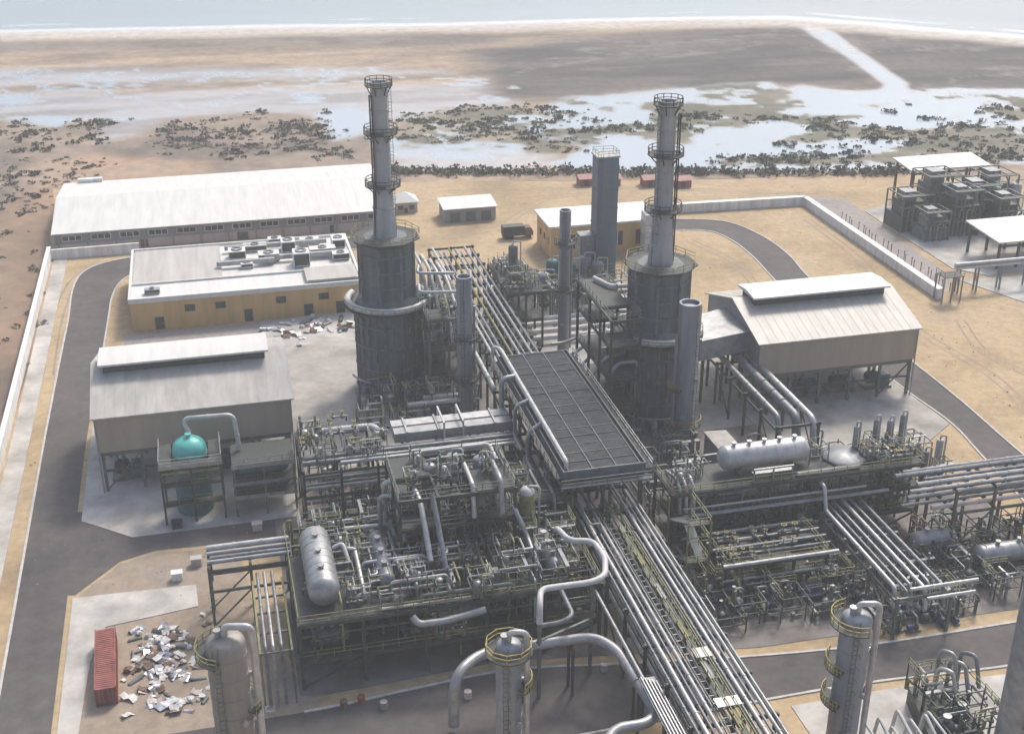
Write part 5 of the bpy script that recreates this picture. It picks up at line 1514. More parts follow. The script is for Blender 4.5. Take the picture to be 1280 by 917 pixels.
# pipe skids: small frames of pipes, valves and pots, eight makes copied about the plant
def pipe_skid(seed, dark):
    g = random.Random(seed)
    zone()
    t = thing('pipe_skid', 'pipe skid', 'pipe skid', (0, 0, 0))
    sx, sy, h = g.uniform(1.6, 2.4), g.uniform(1.3, 2.0), g.uniform(2.2, 4.2)
    st_ = 'steel_dark' if dark else 'steel_grey'
    for i, j in ((-1, -1), (1, -1), (1, 1), (-1, 1)):
        beam(t, 'post', (i * sx, j * sy, 0), (i * sx, j * sy, h), .14, st_)
    for z in (h * .5, h):
        for j in (-1, 1):
            beam(t, 'beam', (-sx, j * sy, z), (sx, j * sy, z), .12, st_)
        for i in (-1, 1):
            beam(t, 'beam', (i * sx, -sy, z), (i * sx, sy, z), .12, st_)
    tones = ['alu_dull', 'alu_dull', 'steel_grey', 'alu', 'yellow_green'] if dark else ['alu', 'alu_bright', 'alu_dull', 'alu', 'ring_white', 'yellow_green', 'steel_green']
    for k in range(g.randint(6, 9)):
        x, y = g.uniform(-sx, sx), g.uniform(-sy, sy)
        z = g.uniform(.5, h + .8)
        pts = [(x, y, 0.05), (x, y, z)]
        for _ in range(g.randint(1, 3)):
            p = pts[-1]
            ax = g.randint(0, 2)
            dlt = g.choice((-1, 1)) * g.uniform(.8, 2.6)
            q = [p[0], p[1], p[2]]
            q[ax] += dlt
            q[0], q[1], q[2] = max(-sx * 1.15, min(sx * 1.15, q[0])), max(-sy * 1.15, min(sy * 1.15, q[1])), max(.3, min(h + 1.2, q[2]))
            if (Vector(q) - Vector(p)).length > .5: pts.append(tuple(q))
        r = g.choice((.07, .09, .12, .16, .22))
        MB().tube(fillet(pts, r * 3), r, 7).part('pipe', g.choice(tones), t)
        if g.random() < .6:
            MB().lathe((x, y, z * .5), [(r, 0), (r * 2.2, .06), (r * 2.2, .14), (r * 1.6, .2), (r * 2.2, .26), (r * 2.2, .34), (r, .4)], 8).part('valve', 'steel_grey', t)
    if g.random() < .7:
        x, y, r = g.uniform(-sx * .5, sx * .5), g.uniform(-sy * .4, sy * .4), g.uniform(.35, .6)
        MB().lathe((x, y, .3), [(r * .8, 0), (r, .2), (r, h * .6), (r * .7, h * .6 + r * .35), (.05, h * .6 + r * .5)], 12).part('pot', g.choice(tones[:4]), t)
    if g.random() < .6:
        MB().box(-sx, -sy - .2, h + .02, sx, -sy + .3, h + .1).part('cable_tray', 'alu_dull', t)
    if g.random() < .6:
        MB().rail([(-sx, -sy, h), (sx, -sy, h), (sx, sy, h)], h=1.0, w=.07, step=1.2).part('handrail', 'yellow_green', t)
    return t
skids = {dk: [pipe_skid(200 + 10 * dk + k, dk) for k in range(6)] for dk in (0, 1)}
_used = set()
def skid_field(n, x0, x1, y0, y1, z, base, group, dark=0, s0=.8, s1=1.25, avoid=None):
    nx = max(1, round((n * (x1 - x0) / max(3.0, y1 - y0)) ** .5))
    ny = -(-n // nx)
    for k in range(n):
        i, j = k % nx, k // nx
        x, y = x0 + (x1 - x0) * (i + rc.uniform(.2, .8)) / nx, y0 + (y1 - y0) * (j + rc.uniform(.2, .8)) / ny
        if avoid and avoid(x, y): continue
        src = rc.choice(skids[dark])
        if src.name in _used:
            o = copy_tree(src)
        else:
            o = src
            _used.add(src.name)
        o.location = T((x, y, z))
        o.rotation_euler = (0, 0, rc.choice((0, 1, 2, 3)) * math.pi / 2)
        s = rc.uniform(s0, s1)
        o.scale = (s, s, s * rc.uniform(.8, 1.2))
        o['group'] = group
    number_group(group, base)
zone(*PM)
skid_field(40, -3.6, 29.8, 77.0, 95.2, 10.05, 'pipe skid on the process module deck', 'skids on the process module deck', 0, .55, .95, lambda x, y: x < 1.2 and y < 92)
skid_field(20, -3.6, 29.6, 76.8, 90, 4.65, 'dark pipe skid on the process module lower deck', 'skids on the process module lower deck', 1)
skid_field(6, 9.6, 22, 87, 95.4, 14.7, 'pipe skid on the steel tower middle deck', 'skids on the steel tower', 0, .6, .9)
skid_field(5, 9.6, 22, 88, 95.4, 19.05, 'pipe skid on top of the steel tower', 'skids on top of the steel tower', 0, .45, .7)
skid_field(3, 24, 30.4, 92, 97, 13.25, 'pipe skid on the raised deck by the coolers', 'skids on the raised deck', 0, .55, .8)
skid_field(14, -3, 30, 97, 104.4, 0.1, 'dark pipe skid between process module and west rack', 'skids behind the process module', 1, .9, 1.3)
zone(-3.6, 106.2, 9.0, 160.6, 0.965, 1.0, 0.92)
skid_field(7, -3.4, 10.4, 106.8, 117.8, 12.4, 'pipe skid on top of the west rack', 'skids on the west rack', 0, .6, .95)
skid_field(10, -2, 28, 105.6, 111, 4.4, 'dark pipe skid in the west rack lower tier', 'skids inside the west rack', 1, .7, .95)
skid_field(8, -2, 28, 119, 126, 0.15, 'pipe skid behind the west rack', 'skids behind the west rack', 0, .8, 1.2)
zone(45.0, 86.2, 57.5, 142.2, 0.931, 0.92, 0.92, 0.93)
skid_field(10, 69, 85.4, 86.8, 93.2, 12.1, 'pipe skid on the east module deck', 'skids on the east module deck', 0, .6, .9, lambda x, y: 70 < x < 78)
skid_field(2, 46, 52, 87, 93, 12.1, 'pipe skid at the rack end of the east module deck', 'skids at the east module end', 0, .6, .8)
skid_field(14, 45.6, 85, 86.4, 92, 4.1, 'dark pipe skid on the east module lower deck', 'skids on the east module lower deck', 1, .7, 1.0)
skid_field(12, 45.6, 85, 86.4, 92, 8.1, 'dark pipe skid on the east module middle deck', 'skids on the east module middle deck', 1, .6, .85)
zone(45.0, 86.2, 57.5, 142.0, 0.931, 1.2, 0.95, 0.97)
skid_field(20, 45, 67, 72.4, 85, 0.1, 'dark pipe skid on the ground by the low dark deck', 'skids by the low dark deck', 1, .8, 1.2)
skid_field(14, 67, 82, 68, 84, 0.1, 'dark pipe skid under the low rack', 'skids under the low rack', 1, .8, 1.1)
skid_field(12, 82, 104, 71, 85, 0.1, 'dark pipe skid under the east rack', 'skids under the east rack', 1, .9, 1.3)
zone(45.0, 110.0, 57.5, 164.8, 0.931, 0.97, 0.92)
skid_field(16, 47, 72, 97, 121, 0.12, 'pipe skid between east furnace and east module', 'skids behind the east module', 0, .9, 1.4, lambda x, y: 59 < x < 69 and y > 101)
skid_field(10, 72, 100, 97, 107, 0.12, 'pipe skid between east house and east module', 'skids before the east house', 0, .8, 1.2)
zone(16.8, 159.5, 28.7, 209.0, 0.88, 0.9, 0.93)
skid_field(10, 8, 31, 139, 150, 0.15, 'pipe skid at the foot of the furnace by the coolers', 'skids before the west furnace', 0, .9, 1.4)
skid_field(6, 23.2, 30.4, 147.5, 163, 12.1, 'pipe skid on the open gantry beside the furnace', 'skids on the open gantry', 0, .6, .9)
zone(36.0, 168.0, 47.2, 218.6, 0.86, 0.82, 0.9)
skid_field(8, 43, 50, 168.5, 188, 13.1, 'pipe skid on the rear steel tower', 'skids on the rear tower', 0, .6, .9)
skid_field(14, 44, 76, 184, 206, 0.15, 'pipe skid in the yard before the workshop', 'skids before the workshop', 0, 1.0, 1.6)
zone(*PM)
# pipes dropping and crossing inside the module: real runs between deck and grade
for i in range(20):
    x = rc.uniform(-3.6, 29.6)
    y = rc.uniform(77.4, 94.5)
    r = rc.uniform(.1, .24)
    dx, dy = rc.choice(((rc.uniform(3, 9), 0), (-rc.uniform(3, 9), 0), (0, rc.uniform(3, 7)), (0, -rc.uniform(3, 7))))
    x2, y2 = max(-3.8, min(29.8, x + dx)), max(77, min(95, y + dy))
    z = 10.4 + rc.uniform(0, 1.8)
    pipe([(x, y, 0.4), (x, y, z), (x2, y2, z), (x2, y2, 4.8)], r, 'thin pipe rising through the process module decks and down again', rc.choice(['alu', 'alu_dull', 'alu_dull', 'yellow_green', 'alu_bright']), 'thin risers of the process module', n=7)
for i in range(30):
    z = 10.35 + rc.uniform(0, 2.6)
    r = rc.choice((.1, .13, .17, .22))
    if i % 3:
        x, y, L = rc.uniform(2, 24), rc.uniform(76.9, 95), rc.uniform(4, 11)
        pts = [(x, y, 10.1), (x, y, z), (min(30, x + L), y, z), (min(30, x + L), y, 10.1)]
    else:
        x, y, L = rc.uniform(2, 29.6), rc.uniform(77, 88), rc.uniform(4, 8)
        pts = [(x, y, 10.1), (x, y, z), (x, min(95, y + L), z), (x, min(95, y + L), 10.1)]
    pipe(pts, r, 'pipe', rc.choice(['alu', 'alu_dull', 'alu_dull', 'alu_bright', 'steel_green', 'yellow_green']), 'deck pipes of the process module', n=7)
number_group('deck pipes of the process module', 'pipe bridging over the process module deck')
for i in range(9):
    y = 77.6 + i * 2.0
    pipe([(-3.9, y, 7.2 + (i % 3) * .6), (29.8, y, 7.2 + (i % 3) * .6)], .14 + .05 * (i % 3), f'pipe run between the process module decks, {ORD[i]} from the front', 'alu_dull' if i % 2 else 'steel_grey', 'pipe runs inside the process module', n=7)
for i in range(6):
    y = 97.6 + i * 1.2
    pipe([(-2, y, 1.0 + (i % 2) * 1.6), (29, y, 1.0 + (i % 2) * 1.6)], .18, f'low pipe between the process module and west rack, {ORD[i]} from the module', 'alu_dull', 'low pipes behind the process module', n=7)
for i, x in enumerate((24.3, 25.6, 27.4, 28.8, 30.2)):
    pipe([(x, 97.2, 13.6), (x, 92.0 - (i % 2), 13.6), (x, 91.2 - (i % 2), 10.4)], .18 + .05 * (i % 2), f'silver pipe curling over the raised deck by the coolers, {ORD[i]} from the caged vessel', 'alu' if i % 2 else 'alu_bright', 'pipes over the raised deck', n=8)

# --- end rack reaching out to the laydown yard
zone(-15.2, 88.6, -4.8, 141.8, 0.98, 1.0, 0.95)
t = rack('narrow end rack reaching from the process module to the laydown yard', -15.2, -4.6, 88.6, 92.8, (6.6, 9.8), 'x', 5.3, 'steel_grey', mid=False)
for i, (y, r, m) in enumerate(((92.4, .42, 'alu_bright'), (91.2, .3, 'alu'), (90.2, .25, 'alu_dull'), (89.2, .3, 'alu'))):
    pipe([(-15.0, y, 6.6), (-15.0, y, 9.85 + r), (-4.6, y, 9.85 + r)] if i == 2 else [(-15.3, y, 9.85 + r), (-4.6, y, 9.85 + r)], r, f'pipe on the end rack by the laydown yard, {ORD[i]} from the back', m, 'pipes of the end rack', n=10)
zone(*PM)
t = thing('pipe_trestle', 'yellow green trestle between the thick tan column and process module', 'pipe support', (-6.8, 79, 0))
for x in (-8.6, -5.2):
    for y in (74.8, 78.4, 82):
        beam(t, 'post', (x, y, 0.1), (x, y, 8.2), 0.22, 'yellow_green' if x < -6 else 'steel_grey')
    beam(t, 'rail_beam', (x, 74.6, 8.2), (x, 88, 8.2), 0.25, 'yellow_green')
for y in (75, 78.4, 82, 85):
    beam(t, 'cross_beam', (-8.7, y, 7.9), (-5.1, y, 7.9), 0.22, 'steel_grey')
for i, x in enumerate((-8.0, -7.2, -6.3)):
    pipe([(x, 89, 8.5), (x, 75.2, 8.5), (x, 74.6, 0.3)], .2, f'silver downpipe on the yellow green trestle, {ORD[i]} from the thick tan column', 'alu' if i % 2 else 'alu_dull', 'downpipes of the trestle', n=8)

# ================================================================== EAST MODULE
EM = (45.0, 86.2, 57.5, 142.2, 0.931, 0.92, 0.92, 0.93)
zone(*EM)
deck_structure('long three deck steel module east of the central rack under the silver drum', [45.0, 51.8, 58.6, 65.4, 72.2, 79.0, 85.8], [86.2, 93.6], (4.0, 8.0, 12.0), 'steel_dark', name='east_module',
               holes={(12, 1, 0)} if False else set())
hvessel(53.6, 68.4, 90.6, 14.6, 1.9, 'large silver drum lying on the east module deck', 'x', 'alu_bright', 12.05, 5)
t = thing('access_gantry', 'low grey access frame in front of the large silver drum', 'steel frame', (60.5, 87, 12))
MB().box(57.8, 86.5, 13.4, 64.2, 87.3, 13.55).part('deck', 'alu', t)
for x in (57.9, 61, 64.1):
    beam(t, 'leg', (x, 86.6, 12.05), (x, 86.6, 14.2), 0.2, 'alu')
beam(t, 'rail', (57.8, 86.6, 14.2), (64.2, 86.6, 14.2), 0.2, 'alu_bright')
pipe([(65.0, 86.8, 12.5), (75.5, 86.9, 12.5)], .28, 'bright pipe along the front edge of the east module deck', 'ring_white', n=10)
for i, x in enumerate((46.2, 47.2, 48.4)):
    pipe([(x, 92.6, 12.4), (x, 88.4, 13.4), (x, 86.6, 12.6), (x, 86.0, 8.6)], .26, f'short silver pipe tipping over the end of the east module, {ORD[i]} from the central rack', 'alu_bright' if i else 'alu', 'pipes over the east module end', n=10, bend=.5)
MB().lathe((74.6, 90.6, 12.06), [(3.6, 0), (3.6, 0.35), (3.3, 0.6), (0.4, 1.0)], 8).solo('tank_cover', 'alu_dull', 'flat grey eight sided cover on the east module deck', 'cover')
scatter(valve_set, ['alu', 'alu_bright', 'alu_dull'], 16, 76.5, 85, 87, 93, 12.05, 'small valve set beyond the grey cover, east module', 'valve sets on the east module')
scatter(pump, ['blue_paint', 'steel_grey', 'teal_paint'], 12, 46, 85, 87, 93, 4.05, 'small pump on the lower deck of the east module', 'pumps on the east module')
for i, (x, y, h) in enumerate(((77.4, 92.6, 4.2), (80.6, 92.4, 5.0), (83.2, 92.8, 4.4), (85.0, 92.2, 5.4))):
    vvessel(x, y, 12.05, h, .4, f'slim upright filter on the east module deck, {ORD[i]} from the grey cover', 'alu_dull' if i % 2 else 'alu', 'upright filters on the east module')
for i in range(6):
    z = (4.3, 4.3, 8.3, 8.3, 9.6, 5.6)[i]
    y = (85.6, 88.6, 85.5, 89.0, 85.4, 91.0)[i]
    pipe([(46.5 + (i % 2) * 2, y, z), (72 + (i % 3) * 4, y, z)], (.26, .3, .32, .24, .2, .3)[i], f'pipe along the east module flank, {ORD[i]} counted upward from the ground', 'alu' if y < 86 else 'alu_dull', 'pipes of the east module', n=9)
for i in range(14):
    x = rc.uniform(46, 85)
    y = rc.uniform(86.6, 93.2)
    x2 = min(85.5, x + rc.uniform(2, 8))
    z = rc.uniform(5, 11)
    pipe([(x, y, 0.3), (x, y, z), (x2, y, z), (x2, y, z - 3)], rc.uniform(.1, .22), 'thin pipe climbing through the east module', rc.choice(['alu', 'alu_dull', 'alu_dull', 'steel_grey']), 'thin risers of the east module', n=7)
# rack going on to the east edge
zone(87.0, 80.8, 96.6, 134.8, 0.931, 1.15, 0.92, .95)
rack('two tier rack carrying pipes off to the east road', 87.0, 139, 80.8, 86.6, (8.0, 11.4), 'x', 6.5, 'steel_grey', mid=False)
for i, (y, z, r, m) in enumerate(((81.4, 11.4, .3, 'alu'), (82.6, 11.4, .38, 'alu'), (83.8, 11.4, .25, 'alu_dull'), (85.0, 11.4, .4, 'alu_dull'), (86.0, 11.4, .25, 'alu'), (81.4, 8.0, .35, 'wall_pink'), (82.8, 8.0, .25, 'alu_dull'), (84.2, 8.0, .35, 'alu'), (85.6, 8.0, .25, 'alu_dull'))):
    tier = 'top' if z > 9 else 'lower'
    pipe([(79.5 + (i % 3) * 2, y, z + .05 + r), (139, y, z + .05 + r)], r, f'pipe on the {tier} tier of the east rack, {ORD[i if i < 5 else i - 5]} from the front', m, 'pipes of the east rack', n=9)
# pipes leaving the east module towards the south road
ES = (45.0, 86.2, 57.5, 142.0, 0.931, 1.2, 0.95, 0.97)
zone(*ES)
t = rack('low rack from the east module towards the south road', 68.2, 76.4, 66.8, 84.6, (6.6,), 'y', 5.9, 'steel_grey', mid=False)
for i, (x, r, m) in enumerate(((68.8, .3, 'alu_bright'), (70.0, .2, 'alu_dull'), (71.2, .22, 'alu'), (72.6, .3, 'alu_bright'), (74.0, .2, 'alu'), (75.4, .28, 'alu_dull'))):
    pipe([(x, 86.4, 10.4 if i == 0 else 6.7 + r), (x, 85.4, 10.4 if i == 0 else 6.7 + r), (x, 84.4, 6.7 + r), (x, 68.4 - (i % 2), 6.7 + r), (x, 67.8 - (i % 2), 4.2)], r, f'pipe running south from the east module, {ORD[i]} from the central rack', m, 'pipes south of the east module', n=10, bend=.6)
for i, (y, z) in enumerate(((67.2, 7.4), (66.3, 6.4))):
    pipe([(70.2 + i * 2, y, z), (80.5 - i, y, z)], .26, ('pale crosswise pipe at the end of the low rack, the upper', 'pale crosswise pipe at the end of the low rack, the lower')[i], 'alu_bright', n=10)
hvessel(88.2, 99.0, 76.4, 2.6, 1.5, 'pale drum lying on the ground by the east rack', 'x', 'alu', 0.1, 2)
hvessel(80.6, 88.0, 80.4, 3.0, 1.4, 'grey brown drum on the ground under the east rack', 'x', 'wall_grey', 0.1, 2)
scatter(pump, ['blue_paint'], 7, 53.5, 63, 74.4, 78.6, 0.1, 'dark blue pump on the ground near the blue grey column', 'blue pumps by the south road')
for i, (x, y) in enumerate(((55.8, 77.2), (61.6, 76.2), (72.4, 71.0), (76.2, 70.4))):
    o = MB()
    o.prism([(x - 1.6, y - 1.1), (x + 1.6, y - 1.2), (x + 1.7, y + 1.0), (x - 1.5, y + 1.2)], 0.05, 1.3)
    o.prism([(x - 1.0, y - .6), (x + 1.0, y - .7), (x + .9, y + .6), (x - .9, y + .7)], 1.28, 1.9)
    o.solo('tarpaulin_stack', 'blue_paint', ('blue tarpaulin stack beside the central rack', 'blue tarpaulin stack midway to the low rack', 'blue tarpaulin stack under the low rack', 'blue tarpaulin stack past the low rack')[i], 'tarpaulin')
for i in range(18):
    x, y = rc.uniform(44, 84), rc.uniform(73, 85)
    x2 = x + rc.uniform(3, 8)
    z = rc.uniform(1.0, 4.8)
    pipe([(x, y, 0.2), (x, y, z), (x2, y, z), (x2, y + rc.uniform(-3, 3), z), (x2, y, 0.2)] if i % 2 else [(x, y, 0.2), (x, y, z), (x, min(86, y + rc.uniform(3, 6)), z)], rc.uniform(.12, .3), 'pipe looping low over the ground south of the east module', rc.choice(['alu', 'alu_dull', 'steel_grey', 'yellow_green']), 'low pipes south of the east module', n=8)
deck_structure('low dark steel deck crowded with pipes in front of the east module', [49.4, 54.6, 59.8, 65.0], [77.8, 81.2, 84.6], (3.2, 5.6), 'steel_dark', name='low_module', railm='yellow_green', bracef=False, holes={(6, 0, 0), (6, 1, 1), (6, 2, 0)})
for i, (y, z, r, m) in enumerate(((77.4, 6.0, .3, 'alu_bright'), (79.4, 5.9, .2, 'alu_dull'), (80.6, 6.1, .26, 'alu_dull'), (82.4, 5.9, .2, 'alu'), (84.0, 6.0, .3, 'alu_dull'), (77.3, 3.6, .2, 'alu'))):
    pipe([(48.6, y, z), (66.4, y, z)], r, f'pipe along the low dark deck before the east module, {ORD[i]} listed from the front', m, 'pipes of the low dark deck', n=8)
scatter(valve_set, ['alu_dull', 'steel_grey', 'yellow_green'], 14, 50, 64.6, 78.2, 84.2, 5.65, 'small dark valve set on the low dark deck', 'valve sets on the low dark deck')
scatter(pump, ['navy_machine', 'blue_paint', 'steel_green'], 16, 66, 80, 67.5, 77, 0.1, 'dark pump under the low rack by the south road', 'dark pumps under the low rack')
scatter(pump, ['steel_green', 'navy_machine'], 12, 80, 92, 72, 84, 0.1, 'dark green pump near the drums under the east rack', 'dark pumps under the east rack')
t = thing('stair_tower', 'yellow green stair tower between central rack and east module', 'stairs', (45.5, 81, 0))
for x in (43.6, 47.0):
    for y in (78.6, 84.6):
        beam(t, 'post', (x, y, 0.1), (x, y, 12.6), 0.22, 'yellow_green')
for k in range(4):
    z = 0.2 + k * 3
    ya, yb = (79.2, 84) if k % 2 == 0 else (84, 79.2)
    beam(t, 'stair_flight', (44.4 if k % 2 else 46.1, ya, z), (44.4 if k % 2 else 46.1, yb, z + 3), 1.3, 'steel_grey', .2)
    MB().box(43.7, yb - .5, z + 2.95, 46.9, yb + .5, z + 3.05).part('landing', 'grating', t)
    MB().rail([(43.6, 78.6, z + 3), (47.0, 78.6, z + 3), (47.0, 84.6, z + 3)], w=.09).part('handrail', 'yellow_green', t)

# ================================================================== BETWEEN THE HOUSES
EB = (45.0, 110.0, 57.5, 164.8, 0.931, 0.97, 0.92)
zone(*EB)
t = thing('plinth_house', 'tan topped concrete block behind the large silver drum', 'block', (64.6, 109, 0))
MB().prism([(62.4, 115.6), (66.0, 115.2), (66.2, 102.6), (62.6, 103.0)], 0.0, 4.6).part('body', 'wall_grey', t)
MB().prism([(62.2, 115.8), (66.2, 115.4), (66.4, 102.4), (62.4, 102.8)], 4.6, 4.85).part('top', 'concrete_pale', t)
t = rack('short rack of silver ducts entering the east compressor house', 72.0, 79.6, 108, 140, (8.6,), 'y', 6.4, 'steel_dark', mid=False)
for i, (x, r, m) in enumerate(((73.2, .5, 'alu'), (76.0, .75, 'alu_dull'), (78.6, .55, 'alu_bright'))):
    pipe([(x, 141, 8.7 + r), (x, 110.4 - i, 8.7 + r), (x, 109.0 - i, 2.5)], r, f'silver duct into the east compressor house, {ORD[i]} from the furnace', m, 'ducts of the east compressor house', n=14, bend=1.3)
scatter(valve_set, ['alu_bright', 'alu'], 18, 67, 80, 98, 110, 0.15, 'bright valve set on the ground behind the east module', 'valve sets behind the east module')
scatter(pump, ['alu', 'steel_grey'], 12, 80, 100, 97, 106, 0.1, 'grey pump set between east house and east module', 'pump sets behind the east module')
for i, (x, y, h) in enumerate(((70.0, 105.4, 6.0), (73.0, 103.0, 5.0), (84.0, 100.2, 5.6), (88.0, 101.0, 6.4), (94.6, 99.0, 6.0), (98.0, 100.4, 7.0))):
    vvessel(x, y, 0.1, h, .6, f'slim upright vessel behind the east module, {ORD[i]} from the furnace', 'alu_bright' if i % 2 else 'alu_dull', 'upright vessels behind the east module')
# cooling hood joining furnace and east house
t = thing('inlet_duct', 'pale hood duct between the east furnace and compressor house', 'duct', (73.5, 138, 10))
MB().prism([(66.4, 131.0), (66.4, 141.0), (80.9, 146), (80.9, 134)], 10.6, 14.6).part('duct', 'alu', t)
for x in (69.5, 73.5, 77.5):
    beam(t, 'leg', (x, 134.6, .1), (x, 134.6, 10.6), .4, 'steel_dark')
    beam(t, 'leg', (x, 141.0, .1), (x, 141.0, 10.6), .4, 'steel_dark')

# pipework between the west furnace and rear rack
zone(16.8, 159.5, 28.7, 209.0, 0.88, 0.9, 0.93)
for i in range(4):
    x = 23.4 + i * 1.5
    pipe([(x, 168 - i, 0.3), (x, 168 - i, 24.6 - i * .7), (x + .2, 160 - i, 24.6 - i * .7), (x + 1.0, 156 - i * 2, 18.5), (x + 1.2, 152 - i * 2, 12.6)], .34, f'pale pipe arching beside the furnace near the ochre building, {ORD[i]} from it', 'ring_white' if i % 2 else 'alu_bright', 'arching pipes beside the furnace', n=10, bend=1.4)
pipe([(22.6, 156, 25.4), (21.6, 152, 25.4), (28.6, 150.4, 25.4)], .3, 'upper pale hairpin between furnace and slender column', 'alu_bright', n=10, bend=1.2)
pipe([(22.4, 155, 22.0), (21.8, 151, 22.0), (28.8, 149.6, 22.0)], .3, 'lower pale hairpin between furnace and slender column', 'ring_white', n=10, bend=1.2)
deck_structure('open steel frame between the furnace and rear rack', [22.8, 26.6, 30.6], [147, 152, 158, 164], (6.0, 12.0, 18.0), 'steel_grey', name='open_gantry', railm='steel_grey', bracef=False, holes={(18, 0, 1), (18, 1, 0)})
zone(36.0, 168.0, 47.2, 218.6, 0.86, 0.82, 0.9)
deck_structure('dark steel tower over the rear rack', [42.6, 46.6, 50.4], [168, 175, 182, 189], (7.0, 13.0), 'steel_dark', name='rear_tower', railm='steel_green', bracef=False)
vvessel(46.0, 178, 13.1, 7.5, 1.1, 'dark pointed vessel on the rear steel tower', 'steel_grey')
scatter(valve_set, ['alu_bright', 'alu'], 12, 43, 50, 169, 188, 13.1, 'bright valve set on the rear steel tower', 'valve sets on the rear tower')
zone(16.8, 159.5, 28.7, 209.0, 0.88, 0.9, 0.93)
scatter(valve_set, ['alu_bright', 'alu'], 12, 23.2, 30.2, 148, 163, 18.1, 'bright valve set on the open frame beside the furnace', 'valve sets on the open frame')
for i, (x, y) in enumerate(((26.0, 142.6), (22.6, 140.4))):
    MB().box(x - 5.5, y - .5, 4.2, x + 5.0, y + .5, 4.7).solo('cable_bridge', 'ring_white', ('upper pale cable bridge before the furnace foot', 'lower pale cable bridge before the furnace foot')[i], 'cable bridge')
    for dx in (-5, 4.5):
        pass
zone(36.0, 168.0, 47.2, 218.6, 0.86, 0.82, 0.9)
for i, (y, z) in enumerate(((169.6, 1.6), (173.6, 1.6), (178.0, 1.6), (182.0, 1.2))):
    t = thing('sleeper_pipe', f'thick white pipe low across the yard before the blue grey tower, {ORD[i]} from the coolers', 'pipe', (60, y, 0), 'thick low pipes')
    MB().tube([(48.5, y, z), (74.5, y, z)], .65, 14).part('pipe', 'ring_white', t)
    for x in (50, 56, 62, 68, 74):
        MB().box(x - .3, y - .8, 0.1, x + .3, y + .8, z - .4).part('sleeper', 'concrete', t)
for i, (x, y, h, m) in enumerate(((60.6, 198.4, 9.5, 'teal_paint'), (64.6, 197.0, 9.0, 'teal_paint'), (68.6, 197.6, 10, 'alu_dull'), (71.4, 196, 9, 'alu_dull'), (57.4, 193.6, 8, 'alu_dull'))):
    vvessel(x, y, 0.1, h, 1.6, f'squat {"teal" if m == "teal_paint" else "grey"} vessel before the ochre workshop, {ORD[i]} in the cluster', m, 'squat vessels before the workshop')
zone(58.6, 128.1, 70.2, 185.0, 0.92, 0.97, 0.93)
for i in range(5):
    y = 120 + i * 5.2
    pipe([(52.0, y, 0.3), (52.0, y, 16 - i), (48.4, y, 16 - i), (45.0, y, 11.0), (42.6, y, 11.0)], .3, f'silver pipe stepping from the coolers to the east furnace, {ORD[i]} from the front', 'alu_bright' if i % 2 else 'alu', 'stepped pipes by the east furnace', n=10, bend=.9)
for i in range(3):
    z = 25.6 - i * 2.8
    pipe([(49.0, 136 + i, z), (50.6, 131.4 + i, z), (54.2, 130.6 + i, z)], .38, f'white hairpin on the east furnace, {ORD[i]} from the top', 'ring_white', 'hairpins of the east furnace', n=10, bend=1.0)
deck_structure('slim steel frame beside the east furnace facing the coolers', [46.4, 51.6], [118, 124, 130, 137], (8.0, 14.0, 20.0, 25.0), 'steel_dark', name='furnace_gantry', railm='steel_green', bracef=False, holes={(25, 0, 0), (20, 0, 1)})
zone(*EB)
for i in range(26):
    x, y = rc.uniform(44, 80), rc.uniform(98, 118)
    if 60 < x < 68 and y > 101: continue
    x2 = x + rc.uniform(-5, 5)
    z = rc.uniform(1.5, 7)
    pipe([(x, y, .2), (x, y, z), (x2, y, z), (x2, y, .2)], rc.uniform(.12, .3), 'silver pipe loop on the ground behind the east module', rc.choice(['alu', 'alu_dull', 'alu_bright']), 'pipe loops behind the east module', n=8)

# ================================================================== LAYDOWN YARDS
zone()
CX, CY = -18.0, 135.4
t = thing('shipping_container', 'rust red shipping container beside the heap of white scrap', 'container', (CX, CY, 0))
ux, uy = Vector((1, 0.04, 0)).normalized(), Vector((-0.04, 1, 0)).normalized()
def cp(a, b, z):
    v = Vector((CX, CY, z)) + ux * a + uy * b
    return (v.x, v.y, v.z)
def cbox(a0, b0, z0, a1, b1, z1):
    return MB().add([cp(a0, b0, z0), cp(a1, b0, z0), cp(a1, b1, z0), cp(a0, b1, z0), cp(a0, b0, z1), cp(a1, b0, z1), cp(a1, b1, z1), cp(a0, b1, z1)],
                    [(3, 2, 1, 0), (4, 5, 6, 7), (0, 1, 5, 4), (1, 2, 6, 5), (2, 3, 7, 6), (3, 0, 4, 7)])
cbox(-1.18, -6.05, .16, 1.18, 6.05, 2.5).part('body', 'rust_red', t)
for k in range(30):
    b = -5.7 + k * .39
    for a in (-1.24, 1.185):
        cbox(a, b, .3, a + .05, b + .2, 2.4).part('wall_corrugation', 'rust_red', t)
    cbox(-1.05, b, 2.5, 1.05, b + .2, 2.545).part('roof_corrugation', 'rust_red', t)
for a in (-1.25, 1.11):
    for b in (-6.12, 6.0):
        cbox(a, b, .04, a + .14, b + .14, 2.62).part('corner_post', 'rust_red', t)
    cbox(a, -5.98, 2.5, a + .14, 6.0, 2.62).part('top_rail', 'rust_red', t)
    cbox(a, -5.98, .04, a + .14, 6.0, .2).part('bottom_rail', 'rust_red', t)
for a in (-1.05, .02):
    d = cbox(a, -6.12, .2, a + 1.03, -6.06, 2.5).part('door', 'rust_red', t)
    for k in (.25, .7):
        cbox(a + k, -6.18, .25, a + k + .05, -6.13, 2.45).part('lock_rod', 'alu_dull', d)

